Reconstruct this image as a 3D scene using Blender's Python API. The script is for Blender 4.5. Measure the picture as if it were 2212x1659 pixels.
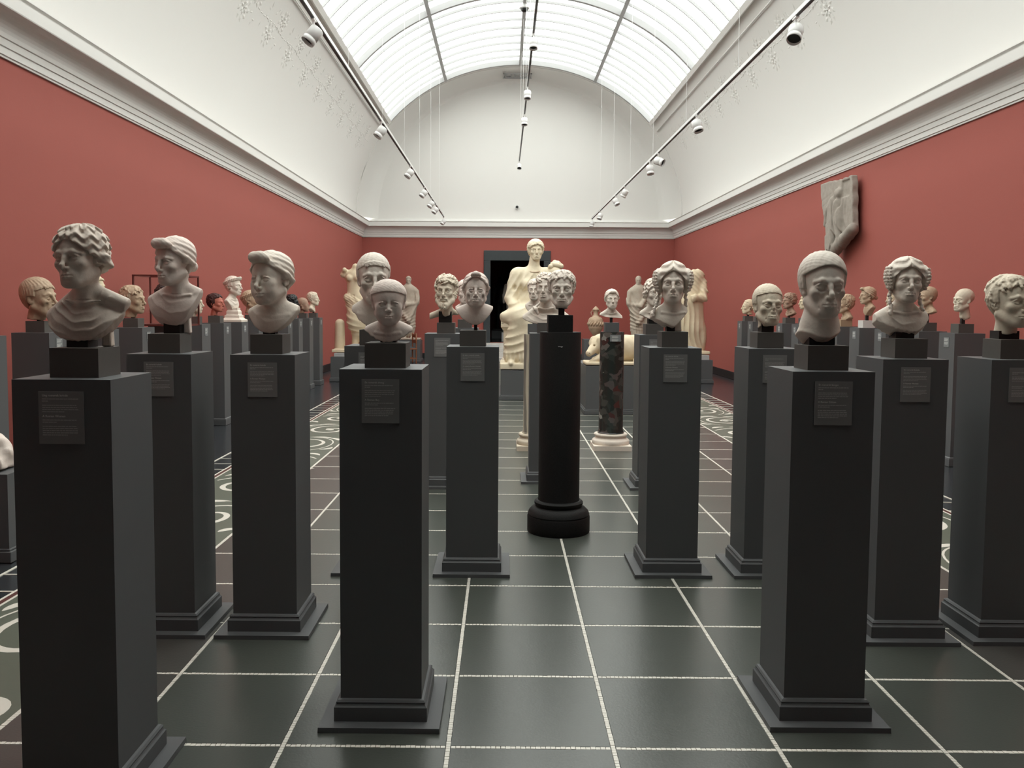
import bpy, bmesh, math, random
import numpy as np
from mathutils import Matrix, Vector

# ------------------------------------------------------------------ camera, sky, exposure
sc = bpy.context.scene
for o in list(bpy.data.objects):
    bpy.data.objects.remove(o, do_unlink=True)
FPX, CXP, CYP, IW, IH = 1843.70, 1076.47, 777.89, 2212.0, 1659.0
cam_d = bpy.data.cameras.new('camera')
cam = bpy.data.objects.new('camera', cam_d)
sc.collection.objects.link(cam)
cam_d.sensor_fit = 'HORIZONTAL'
cam_d.sensor_width = 36.0
cam_d.lens = FPX / IW * 36.0
cam_d.shift_x = (IW / 2 - CXP) / IW
cam_d.shift_y = (CYP - IH / 2) / IW
cam_d.clip_start, cam_d.clip_end = 0.05, 200
RIGHT = Vector((0.99996258, 0.00560813, 0.00658731))
UP = Vector((-0.00692153, 0.06182397, 0.99806307))
FWD = Vector((-0.00519002, 0.99807131, -0.06186048))
m = Matrix((RIGHT, UP, -FWD)).transposed().to_4x4()
m.translation = Vector((0, 0, 1.6))
cam.matrix_world = m
sc.camera = cam

SKY = 4.4
world = bpy.data.worlds.new('sky')
sc.world = world
world.use_nodes = True
wb = world.node_tree.nodes['Background']
wb.inputs[0].default_value = (1.0, 0.985, 0.945, 1)
wb.inputs[1].default_value = SKY
sc.view_settings.view_transform = 'Standard'
sc.view_settings.look = 'None'
sc.view_settings.gamma = 1.0
sc.view_settings.use_curve_mapping = False
sc.view_settings.exposure = 0.0
sc.cycles.max_bounces = 7
sc.cycles.diffuse_bounces = 5
sc.cycles.glossy_bounces = 3
sc.cycles.transparent_max_bounces = 8
sc.cycles.sample_clamp_indirect = 6.0
sc.cycles.use_denoising = True

rnd = random.Random(7)
PI = math.pi

# ------------------------------------------------------------------ materials
MATS = {}
def mat(name, color, rough=0.6, noise=None, bump=None, spec=0.5, metal=0.0):
    """Principled material; noise = (scale, amount, second colour), bump = (scale, strength)."""
    if name in MATS:
        return MATS[name]
    mt = bpy.data.materials.new(name)
    mt.use_nodes = True
    nt = mt.node_tree
    b = nt.nodes['Principled BSDF']
    b.inputs['Base Color'].default_value = (*color, 1)
    b.inputs['Roughness'].default_value = rough
    b.inputs['Specular IOR Level'].default_value = spec
    b.inputs['Metallic'].default_value = metal
    if noise or bump:
        tc = nt.nodes.new('ShaderNodeTexCoord')
    if noise:
        s, amt, c2 = noise
        n = nt.nodes.new('ShaderNodeTexNoise')
        n.inputs['Scale'].default_value = s
        n.inputs['Detail'].default_value = 6
        n.inputs['Roughness'].default_value = 0.62
        nt.links.new(tc.outputs['Object'], n.inputs['Vector'])
        r = nt.nodes.new('ShaderNodeValToRGB')
        r.color_ramp.elements[0].position = 0.5 - 0.22
        r.color_ramp.elements[1].position = 0.5 + 0.22
        a = [c * (1 - amt) + d * amt for c, d in zip(color, c2)]
        r.color_ramp.elements[0].color = (*a, 1)
        r.color_ramp.elements[1].color = (*color, 1)
        nt.links.new(n.outputs['Fac'], r.inputs['Fac'])
        nt.links.new(r.outputs['Color'], b.inputs['Base Color'])
    if bump:
        s, st = bump
        n2 = nt.nodes.new('ShaderNodeTexNoise')
        n2.inputs['Scale'].default_value = s
        n2.inputs['Detail'].default_value = 4
        nt.links.new(tc.outputs['Object'], n2.inputs['Vector'])
        bp = nt.nodes.new('ShaderNodeBump')
        bp.inputs['Strength'].default_value = st
        bp.inputs['Distance'].default_value = 0.004
        nt.links.new(n2.outputs['Fac'], bp.inputs['Height'])
        nt.links.new(bp.outputs['Normal'], b.inputs['Normal'])
    MATS[name] = mt
    return mt

M_RED = mat('red_wall_paint', (0.33, 0.080, 0.062), 0.8, (1.2, 0.12, (0.27, 0.064, 0.05)), (60, 0.12))
M_WHITE = mat('white_plaster', (0.68, 0.67, 0.645), 0.85, (0.6, 0.05, (0.62, 0.61, 0.58)))
M_STUCCO = mat('stucco_relief', (0.66, 0.65, 0.62), 0.85)
M_PED = mat('grey_pedestal_paint', (0.098, 0.101, 0.104), 0.5, None, (300, 0.05), 0.35)
M_BLACKTRIM = mat('black_stone_trim', (0.012, 0.013, 0.014), 0.35)
M_DOORFRAME = mat('dark_slate_frame', (0.028, 0.036, 0.039), 0.5, (5, 0.4, (0.02, 0.026, 0.028)))
M_TILE = mat('green_grey_floor_tile', (0.062, 0.068, 0.058), 0.30, (2.0, 0.35, (0.045, 0.05, 0.045)), (90, 0.12))
M_TILEBROWN = mat('brown_floor_tile', (0.068, 0.064, 0.058), 0.32, (2.0, 0.3, (0.055, 0.05, 0.046)), (90, 0.12))
M_SLATE = mat('polished_slate_floor', (0.030, 0.033, 0.037), 0.22, (1.6, 0.35, (0.02, 0.022, 0.026)))
M_TESS = mat('white_marble_tessera', (0.70, 0.67, 0.60), 0.4, (40, 0.2, (0.55, 0.50, 0.42)))
M_MOSAIC = mat('green_mosaic_ground', (0.105, 0.120, 0.092), 0.4, (25, 0.3, (0.075, 0.09, 0.07)))
M_REDTESS = mat('red_mosaic_stripe', (0.10, 0.035, 0.03), 0.4)
M_BLOCK = mat('dark_wood_mount_block', (0.085, 0.078, 0.072), 0.6, (14, 0.3, (0.06, 0.055, 0.05)))
M_PIN = mat('black_iron_pin', (0.008, 0.008, 0.008), 0.5)
M_LABEL = mat('dark_label_panel', (0.20, 0.20, 0.20), 0.5)
M_LABELGREY = mat('light_grey_label_card', (0.20, 0.21, 0.215), 0.5)
M_TEXT = mat('grey_print', (0.62, 0.62, 0.60), 0.6)
M_TEXTDIM = mat('dim_grey_print', (0.42, 0.42, 0.41), 0.6)
M_LAMPW = mat('white_lamp_enamel', (0.75, 0.75, 0.74), 0.4)
M_LAMPB = mat('black_lamp_interior', (0.006, 0.006, 0.006), 0.4)
M_TRACKD = mat('dark_track_channel', (0.05, 0.05, 0.05), 0.5)
M_STEEL = mat('painted_skylight_steel', (0.36, 0.36, 0.36), 0.5)
M_SLAB = mat('pale_grey_slab', (0.42, 0.42, 0.42), 0.6)
M_BLACKMARBLE = mat('black_granite', (0.009, 0.009, 0.0095), 0.55, (160, 0.6, (0.03, 0.029, 0.027)), (220, 0.3), 0.15)
M_WOOD = mat('reddish_chair_wood', (0.22, 0.075, 0.03), 0.45, (18, 0.4, (0.10, 0.035, 0.018)))
M_SEAT = mat('grey_chair_seat', (0.06, 0.065, 0.07), 0.6)
M_CASE = mat('rusty_red_case_frame', (0.12, 0.025, 0.02), 0.5)
M_STEP = mat('pale_stone_step', (0.55, 0.53, 0.50), 0.55, (4, 0.2, (0.42, 0.40, 0.37)))
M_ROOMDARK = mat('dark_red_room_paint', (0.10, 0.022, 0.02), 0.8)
M_BRONZE = mat('dark_bronze', (0.018, 0.017, 0.015), 0.45)

def stone(name, c, stain, scale=7, amt=0.35, rough=0.62, fine=None):
    """Marble or limestone: broad stains plus a fine grain bump."""
    if name in MATS:
        return MATS[name]
    mt = mat(name, c, rough, (scale, amt, stain), (55, 0.35), 0.35)
    return mt
S_WHITE = stone('white_marble', (0.80, 0.72, 0.63), (0.56, 0.46, 0.38))
S_PINK = stone('pinkish_white_marble', (0.81, 0.71, 0.64), (0.60, 0.46, 0.40))
S_STAIN = stone('stained_white_marble', (0.80, 0.71, 0.62), (0.42, 0.31, 0.24), 9, 0.55)
S_GREY = stone('greyish_marble', (0.74, 0.67, 0.59), (0.52, 0.44, 0.37))
S_CREAM = stone('cream_marble', (0.68, 0.58, 0.42), (0.46, 0.34, 0.20), 6, 0.35)  # warm tint of spotlights put into the stone colour
S_OCHRE = stone('ochre_stained_marble', (0.55, 0.42, 0.30), (0.27, 0.16, 0.09), 8, 0.6)
S_BROWN = stone('brown_stained_marble', (0.42, 0.29, 0.21), (0.20, 0.10, 0.07), 7, 0.6)
S_PALE = stone('pale_cream_marble', (0.70, 0.62, 0.50), (0.52, 0.42, 0.30), 7, 0.4)
S_LIME = stone('grey_limestone', (0.36, 0.32, 0.28), (0.20, 0.17, 0.14), 12, 0.5, 0.85)
S_REDHEAD = stone('salmon_painted_stone', (0.52, 0.17, 0.12), (0.40, 0.12, 0.09), 9, 0.4)
S_REDHAIR = stone('dark_maroon_paint', (0.055, 0.018, 0.016), (0.03, 0.01, 0.01), 9, 0.4)
S_BLACK = stone('black_basalt', (0.020, 0.021, 0.022), (0.01, 0.01, 0.011), 9, 0.5, 0.4)
S_DARKBROWN = stone('dark_rough_stone', (0.17, 0.13, 0.10), (0.08, 0.06, 0.045), 20, 0.6, 0.9)

def glass_mat():
    mt = bpy.data.materials.new('frosted_skylight_glass')
    mt.use_nodes = True
    nt = mt.node_tree
    nt.nodes.clear()
    out = nt.nodes.new('ShaderNodeOutputMaterial')
    mx = nt.nodes.new('ShaderNodeMixShader')
    tr = nt.nodes.new('ShaderNodeBsdfTransparent')
    tl = nt.nodes.new('ShaderNodeBsdfTranslucent')
    tr.inputs[0].default_value = (0.93, 0.97, 0.96, 1)
    tl.inputs[0].default_value = (0.85, 0.90, 0.89, 1)
    mx.inputs[0].default_value = 0.45
    nt.links.new(tr.outputs[0], mx.inputs[1])
    nt.links.new(tl.outputs[0], mx.inputs[2])
    nt.links.new(mx.outputs[0], out.inputs[0])
    return mt
M_SKYGLASS = glass_mat()

def case_glass():
    mt = bpy.data.materials.new('clear_case_glass')
    mt.use_nodes = True
    nt = mt.node_tree
    nt.nodes.clear()
    out = nt.nodes.new('ShaderNodeOutputMaterial')
    mx = nt.nodes.new('ShaderNodeMixShader')
    tr = nt.nodes.new('ShaderNodeBsdfTransparent')
    gl = nt.nodes.new('ShaderNodeBsdfGlossy')
    tr.inputs[0].default_value = (0.96, 0.97, 0.97, 1)
    gl.inputs['Roughness'].default_value = 0.03
    mx.inputs[0].default_value = 0.05
    nt.links.new(tr.outputs[0], mx.inputs[1])
    nt.links.new(gl.outputs[0], mx.inputs[2])
    nt.links.new(mx.outputs[0], out.inputs[0])
    return mt
M_CASEGLASS = case_glass()

def breccia():
    mt = bpy.data.materials.new('green_breccia')
    mt.use_nodes = True
    nt = mt.node_tree
    b = nt.nodes['Principled BSDF']
    b.inputs['Roughness'].default_value = 0.25
    tc = nt.nodes.new('ShaderNodeTexCoord')
    nz = nt.nodes.new('ShaderNodeTexNoise')
    nz.inputs['Scale'].default_value = 7
    mp = nt.nodes.new('ShaderNodeMixRGB')
    mp.inputs[0].default_value = 0.12
    nt.links.new(tc.outputs['Object'], nz.inputs['Vector'])
    nt.links.new(tc.outputs['Object'], mp.inputs[1])
    nt.links.new(nz.outputs['Color'], mp.inputs[2])
    v = nt.nodes.new('ShaderNodeTexVoronoi')
    v.inputs['Scale'].default_value = 17
    nt.links.new(mp.outputs[0], v.inputs['Vector'])
    sep = nt.nodes.new('ShaderNodeSeparateColor')
    nt.links.new(v.outputs['Color'], sep.inputs[0])
    r = nt.nodes.new('ShaderNodeValToRGB')
    r.color_ramp.interpolation = 'CONSTANT'
    els = [(0, (0.016, 0.020, 0.018)), (0.40, (0.026, 0.032, 0.028)), (0.62, (0.045, 0.050, 0.044)), (0.76, (0.075, 0.065, 0.062)),
           (0.86, (0.12, 0.11, 0.10)), (0.94, (0.055, 0.022, 0.02)), (0.965, (0.24, 0.23, 0.21))]
    while len(r.color_ramp.elements) < len(els):
        r.color_ramp.elements.new(0.5)
    for e, (p, c) in zip(r.color_ramp.elements, els):
        e.position = p
        e.color = (*c, 1)
    nt.links.new(sep.outputs[0], r.inputs['Fac'])
    nt.links.new(r.outputs['Color'], b.inputs['Base Color'])
    return mt
M_BRECCIA = breccia()

def veined():
    mt = bpy.data.materials.new('veined_yellow_marble')
    mt.use_nodes = True
    nt = mt.node_tree
    b = nt.nodes['Principled BSDF']
    b.inputs['Roughness'].default_value = 0.3
    tc = nt.nodes.new('ShaderNodeTexCoord')
    w = nt.nodes.new('ShaderNodeTexWave')
    w.inputs['Scale'].default_value = 2.2
    w.inputs['Distortion'].default_value = 7
    w.inputs['Detail'].default_value = 4
    mp = nt.nodes.new('ShaderNodeMapping')
    mp.inputs['Scale'].default_value = (2.2, 1, 0.45)
    nt.links.new(tc.outputs['Object'], mp.inputs[0])
    nt.links.new(mp.outputs[0], w.inputs['Vector'])
    r = nt.nodes.new('ShaderNodeValToRGB')
    for e, (p, c) in zip(r.color_ramp.elements, [(0.25, (0.22, 0.20, 0.17)), (0.7, (0.50, 0.45, 0.35))]):
        e.position = p
        e.color = (*c, 1)
    nt.links.new(w.outputs['Fac'], r.inputs['Fac'])
    nt.links.new(r.outputs['Color'], b.inputs['Base Color'])
    return mt
M_VEINED = veined()

# ------------------------------------------------------------------ object helpers
COL = sc.collection
def tag(o, label=None, cat=None, group=None, kind=None):
    if label: o['label'] = label
    if cat: o['category'] = cat
    if group: o['group'] = group
    if kind: o['kind'] = kind
    return o
def empty(name, loc, rz=0.0):
    o = bpy.data.objects.new(name, None)
    o.empty_display_size = 0.1
    COL.objects.link(o)
    o.location = loc
    o.rotation_euler = (0, 0, rz)
    return o
def link(name, me, material, parent=None, loc=None, rz=0.0):
    o = bpy.data.objects.new(name, me)
    COL.objects.link(o)
    if material and not me.materials:
        me.materials.append(material)
    if parent: o.parent = parent
    if loc is not None: o.location = loc
    if rz: o.rotation_euler = (0, 0, rz)
    return o
def mesh(name, verts, faces, smooth=False):
    me = bpy.data.meshes.new(name)
    me.from_pydata([tuple(v) for v in verts], [], [tuple(f) for f in faces])
    me.validate()
    me.update()
    if smooth:
        me.polygons.foreach_set('use_smooth', [True] * len(me.polygons))
    return me
class MB:
    """Collects simple solids for one mesh."""
    def __init__(s):
        s.v, s.f = [], []
    def box(s, x0, x1, y0, y1, z0, z1, tx=0.0, ty=0.0):
        n = len(s.v)
        s.v += [(x0, y0, z0), (x1, y0, z0), (x1, y1, z0), (x0, y1, z0),
                (x0 + tx, y0 + ty, z1), (x1 - tx, y0 + ty, z1), (x1 - tx, y1 - ty, z1), (x0 + tx, y1 - ty, z1)]
        s.f += [tuple(n + i for i in q) for q in ((3, 2, 1, 0), (4, 5, 6, 7), (0, 1, 5, 4), (1, 2, 6, 5), (2, 3, 7, 6), (3, 0, 4, 7))]
        return s
    def lathe(s, prof, cx=0, cy=0, n=32, cap=True):
        b = len(s.v)
        for r, z in prof:
            for i in range(n):
                a = 2 * PI * i / n
                s.v.append((cx + r * math.cos(a), cy + r * math.sin(a), z))
        for j in range(len(prof) - 1):
            for i in range(n):
                k = (i + 1) % n
                s.f.append((b + j * n + i, b + j * n + k, b + (j + 1) * n + k, b + (j + 1) * n + i))
        if cap:
            s.f.append(tuple(b + i for i in reversed(range(n))))
            s.f.append(tuple(b + (len(prof) - 1) * n + i for i in range(n)))
        return s
    def sqlathe(s, prof):
        """square mouldings: prof = (half-width, z)"""
        b = len(s.v)
        for r, z in prof:
            s.v += [(-r, -r, z), (r, -r, z), (r, r, z), (-r, r, z)]
        for j in range(len(prof) - 1):
            for i in range(4):
                k = (i + 1) % 4
                s.f.append((b + j * 4 + i, b + j * 4 + k, b + (j + 1) * 4 + k, b + (j + 1) * 4 + i))
        s.f.append((b + 3, b + 2, b + 1, b))
        e = b + (len(prof) - 1) * 4
        s.f.append((e, e + 1, e + 2, e + 3))
        return s
    def tube(s, pts, r, n=8, cap=True):
        pts = [Vector(p) for p in pts]
        rs = r if isinstance(r, (list, tuple)) else [r] * len(pts)
        b = len(s.v)
        for i, p in enumerate(pts):
            d = (pts[min(i + 1, len(pts) - 1)] - pts[max(i - 1, 0)]).normalized()
            up = Vector((0, 0, 1)) if abs(d.z) < 0.95 else Vector((1, 0, 0))
            a = d.cross(up).normalized()
            c = a.cross(d).normalized()
            for k in range(n):
                t = 2 * PI * k / n
                s.v.append(tuple(p + rs[i] * (math.cos(t) * a + math.sin(t) * c)))
        for j in range(len(pts) - 1):
            for i in range(n):
                k = (i + 1) % n
                s.f.append((b + j * n + i, b + j * n + k, b + (j + 1) * n + k, b + (j + 1) * n + i))
        if cap:
            s.f.append(tuple(b + i for i in reversed(range(n))))
            s.f.append(tuple(b + (len(pts) - 1) * n + i for i in range(n)))
        return s
    def quad(s, a, b, c, d):
        n = len(s.v)
        s.v += [a, b, c, d]
        s.f.append((n, n + 1, n + 2, n + 3))
        return s
    def ribbon(s, pts, w, z, th=0.0):
        """flat strip along a 2-D polyline, width w (number or list), top at z"""
        n = len(pts)
        ws = w if isinstance(w, (list, tuple)) else [w] * n
        b = len(s.v)
        for i in range(n):
            x0, y0 = pts[max(i - 1, 0)]
            x1, y1 = pts[min(i + 1, n - 1)]
            dx, dy = x1 - x0, y1 - y0
            l = math.hypot(dx, dy) or 1
            nx, ny = -dy / l * ws[i] / 2, dx / l * ws[i] / 2
            x, y = pts[i]
            s.v += [(x + nx, y + ny, z), (x - nx, y - ny, z)]
        for i in range(n - 1):
            a = b + 2 * i
            s.f.append((a, a + 1, a + 3, a + 2))
        return s
    def disc(s, x, y, rx, ry, z, n=16):
        b = len(s.v)
        for i in range(n):
            a = 2 * PI * i / n
            s.v.append((x + rx * math.cos(a), y + ry * math.sin(a), z))
        s.f.append(tuple(b + i for i in range(n)))
        return s
    def make(s, name, smooth=False):
        return mesh(name, s.v, s.f, smooth)
    def obj(s, name, material, parent=None, loc=None, rz=0.0, smooth=False):
        return link(name, s.make(name, smooth), material, parent, loc, rz)
def bevel(o, w, seg=2):
    md = o.modifiers.new('bevel', 'BEVEL')
    md.width = w
    md.segments = seg
    md.limit_method = 'ANGLE'
    return o
def autosmooth(o, ang=40):
    for p in o.data.polygons: p.use_smooth = True
    try:
        o.data.set_sharp_from_angle(angle=math.radians(ang))
    except Exception:
        pass
    return o

# ------------------------------------------------------------------ carved shapes: distance fields on a grid -> surface nets
def smin(a, b, k):
    if k <= 0: return np.minimum(a, b)
    h = np.maximum(k - np.abs(a - b), 0) / k
    return np.minimum(a, b) - h * h * k * 0.25
def smax(a, b, k):
    return -smin(-a, -b, k)
def sstep(a, b, x):
    t = np.clip((x - a) / (b - a), 0, 1)
    return t * t * (3 - 2 * t)
class Frame:
    """local axes: rotation (turn about z, nod about x, tilt about y) around a pivot"""
    def __init__(s, turn=0, nod=0, tilt=0, pivot=(0, 0, 0), scale=1.0, off=(0, 0, 0)):
        R = Matrix.Rotation(turn, 3, 'Z') @ Matrix.Rotation(tilt, 3, 'Y') @ Matrix.Rotation(nod, 3, 'X')
        s.R = np.array(R, dtype=np.float32) * 1.0
        s.p = np.array(pivot, dtype=np.float32)
        s.o = np.array(off, dtype=np.float32)
        s.s = scale
    def out(s, q):
        return s.R @ ((np.array(q, dtype=np.float32) - s.p) * s.s) + s.p + s.o
    def inn(s, x, y, z):
        R = s.R
        x = x - (s.p[0] + s.o[0]); y = y - (s.p[1] + s.o[1]); z = z - (s.p[2] + s.o[2])
        i = 1.0 / s.s
        return ((R[0, 0] * x + R[1, 0] * y + R[2, 0] * z) * i + s.p[0],
                (R[0, 1] * x + R[1, 1] * y + R[2, 1] * z) * i + s.p[1],
                (R[0, 2] * x + R[1, 2] * y + R[2, 2] * z) * i + s.p[2])
ID = Frame()
class Vol:
    def __init__(s, lo, hi, h):
        s.h = h
        s.lo = np.array(lo, dtype=np.float32)
        s.n = [int(math.ceil((b - a) / h)) + 1 for a, b in zip(lo, hi)]
        s.ax = [(s.lo[i] + h * np.arange(s.n[i])).astype(np.float32) for i in range(3)]
        s.f = np.full(s.n, 0.6, dtype=np.float32)
        s.fr = ID
    def win(s, c, r):
        c = s.fr.out(c)
        r = r * s.fr.s + 3 * s.h
        sl = []
        for i in range(3):
            a = int(max(0, math.floor((c[i] - r - s.lo[i]) / s.h)))
            b = int(min(s.n[i], math.ceil((c[i] + r - s.lo[i]) / s.h) + 1))
            if b <= a: return None, None
            sl.append(slice(a, b))
        x = s.ax[0][sl[0]][:, None, None]; y = s.ax[1][sl[1]][None, :, None]; z = s.ax[2][sl[2]][None, None, :]
        if s.fr is not ID:
            x, y, z = s.fr.inn(x, y, z)
        return tuple(sl), (x, y, z)
    def put(s, sl, d, k, op):
        d = d * s.fr.s
        if op == '+': s.f[sl] = smin(s.f[sl], d, k)
        elif op == '-': s.f[sl] = smax(s.f[sl], -d, k)
        else: s.f[sl] = smax(s.f[sl], d, k)
    def ell(s, c, r, k=0.03, op='+', rot=None):
        """ellipsoid; rot = 3x3 local rotation"""
        sl, P = s.win(c, max(r) + k)
        if sl is None: return s
        x, y, z = P[0] - c[0], P[1] - c[1], P[2] - c[2]
        if rot is not None:
            R = rot
            x, y, z = (R[0][0] * x + R[1][0] * y + R[2][0] * z, R[0][1] * x + R[1][1] * y + R[2][1] * z, R[0][2] * x + R[1][2] * y + R[2][2] * z)
        k0 = np.sqrt((x / r[0]) ** 2 + (y / r[1]) ** 2 + (z / r[2]) ** 2) + 1e-6
        k1 = np.sqrt((x / r[0] ** 2) ** 2 + (y / r[1] ** 2) ** 2 + (z / r[2] ** 2) ** 2) + 1e-6
        s.put(sl, k0 * (k0 - 1) / k1, k, op)
        return s
    def cone(s, a, b, ra, rb, k=0.03, op='+', sq=None):
        """capsule whose radius runs from ra to rb; sq = (sx, sy) flattens it across"""
        a = np.array(a, dtype=np.float32); b = np.array(b, dtype=np.float32)
        m_ = (a + b) / 2
        L = float(np.linalg.norm(b - a))
        sl, P = s.win(m_, L / 2 + max(ra, rb) * (max(1, 1 / min(sq)) if sq else 1) + k)
        if sl is None: return s
        d = b - a
        x, y, z = P[0] - a[0], P[1] - a[1], P[2] - a[2]
        t = np.clip((x * d[0] + y * d[1] + z * d[2]) / max(L * L, 1e-9), 0, 1)
        ex, ey, ez = x - t * d[0], y - t * d[1], z - t * d[2]
        if sq: ex, ey = ex * sq[0], ey * sq[1]
        s.put(sl, np.sqrt(ex * ex + ey * ey + ez * ez) - (ra + t * (rb - ra)), k, op)
        return s
    def path(s, pts, rs, k=0.02, op='+'):
        if not isinstance(rs, (list, tuple)): rs = [rs] * len(pts)
        for i in range(len(pts) - 1):
            s.cone(pts[i], pts[i + 1], rs[i], rs[i + 1], k, op)
        return s
    def box(s, c, r, k=0.02, op='+', rd=0.0):
        sl, P = s.win(c, math.sqrt(sum(q * q for q in r)) + k)
        if sl is None: return s
        qx, qy, qz = np.abs(P[0] - c[0]) - r[0] + rd, np.abs(P[1] - c[1]) - r[1] + rd, np.abs(P[2] - c[2]) - r[2] + rd
        d = np.sqrt(np.maximum(qx, 0) ** 2 + np.maximum(qy, 0) ** 2 + np.maximum(qz, 0) ** 2) + np.minimum(np.maximum(qx, np.maximum(qy, qz)), 0) - rd
        s.put(sl, d, k, op)
        return s
    def fn(s, c, r, func, k=0.0, op='+'):
        """func(x, y, z) -> distance, inside the window round c"""
        sl, P = s.win(c, r)
        if sl is None: return s
        s.put(sl, func(*P).astype(np.float32) + np.zeros([q.stop - q.start for q in sl], dtype=np.float32), k, op)
        return s
    def disp(s, c, r, func):
        sl, P = s.win(c, r)
        if sl is None: return s
        s.f[sl] = s.f[sl] + (func(*P) * s.fr.s).astype(np.float32)
        return s
    def mesh(s, name, smooth_it=1):
        f = s.f
        f[0], f[-1] = 0.5, 0.5
        f[:, 0], f[:, -1] = 0.5, 0.5
        f[:, :, 0], f[:, :, -1] = 0.5, 0.5
        ins = f < 0
        n = s.n
        cc = ins[:-1, :-1, :-1].astype(np.int8)
        tot = np.zeros_like(cc)
        cor = [(i, j, k) for i in (0, 1) for j in (0, 1) for k in (0, 1)]
        for i, j, k in cor:
            tot += ins[i:n[0] - 1 + i, j:n[1] - 1 + j, k:n[2] - 1 + k]
        act = (tot > 0) & (tot < 8)
        I, J, K = np.nonzero(act)
        idx = np.full(act.shape, -1, dtype=np.int32)
        idx[I, J, K] = np.arange(len(I), dtype=np.int32)
        val = {c: f[I + c[0], J + c[1], K + c[2]] for c in cor}
        acc = np.zeros((len(I), 3), dtype=np.float32)
        cnt = np.zeros(len(I), dtype=np.float32)
        for a in cor:
            for ax in range(3):
                if a[ax]: continue
                b = list(a); b[ax] = 1; b = tuple(b)
                va, vb = val[a], val[b]
                cr = (va < 0) != (vb < 0)
                t = np.where(cr, va / np.where(cr, va - vb, 1), 0)
                for q in range(3):
                    acc[:, q] += np.where(cr, a[q] + (t if q == ax else 0), 0)
                cnt += cr
        P = acc / cnt[:, None]
        V = np.stack([I, J, K], 1).astype(np.float32) + P
        V = V * s.h + s.lo
        quads = []
        for ax in range(3):
            A = [slice(None)] * 3; B = [slice(None)] * 3
            A[ax] = slice(0, n[ax] - 1); B[ax] = slice(1, n[ax])
            ca, cb = ins[tuple(A)], ins[tuple(B)]
            E = np.nonzero(ca != cb)
            e = np.stack(E, 1)
            u, v = [(1, 2), (2, 0), (0, 1)][ax]
            du = np.zeros(3, int); du[u] = 1
            dv = np.zeros(3, int); dv[v] = 1
            ok = (e[:, u] > 0) & (e[:, v] > 0) & (e[:, u] < n[u] - 1) & (e[:, v] < n[v] - 1)
            e = e[ok]
            if not len(e): continue
            q0 = idx[tuple((e - du - dv).T)]; q1 = idx[tuple((e - dv).T)]; q2 = idx[tuple(e.T)]; q3 = idx[tuple((e - du).T)]
            fl = ca[tuple(e.T)]
            Q = np.stack([q0, q1, q2, q3], 1)
            Q[~fl] = Q[~fl][:, ::-1]
            quads.append(Q)
        if not quads:
            return bpy.data.meshes.new(name)
        Q = np.concatenate(quads)
        Q = Q[(Q >= 0).all(1)]
        for _ in range(smooth_it):
            sm = np.zeros_like(V); ct = np.zeros(len(V), dtype=np.float32)
            for a in range(4):
                b = (a + 1) % 4
                for c in range(3):
                    sm[:, c] += np.bincount(Q[:, a], weights=V[Q[:, b], c], minlength=len(V)).astype(np.float32)
                    sm[:, c] += np.bincount(Q[:, b], weights=V[Q[:, a], c], minlength=len(V)).astype(np.float32)
                ct += np.bincount(Q[:, a], minlength=len(V)) + np.bincount(Q[:, b], minlength=len(V))
            V = V * 0.5 + 0.5 * sm / np.maximum(ct, 1)[:, None]
        me = bpy.data.meshes.new(name)
        me.vertices.add(len(V))
        me.vertices.foreach_set('co', V.astype(np.float32).ravel())
        me.loops.add(len(Q) * 4)
        me.loops.foreach_set('vertex_index', Q.astype(np.int32).ravel())
        me.polygons.add(len(Q))
        me.polygons.foreach_set('loop_start', np.arange(0, len(Q) * 4, 4, dtype=np.int32))
        me.polygons.foreach_set('loop_total', np.full(len(Q), 4, dtype=np.int32))
        me.polygons.foreach_set('use_smooth', np.ones(len(Q), dtype=bool))
        me.update(calc_edges=True)
        return me
def rot3(ax, a):
    return [list(r) for r in Matrix.Rotation(a, 3, ax)]

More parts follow.
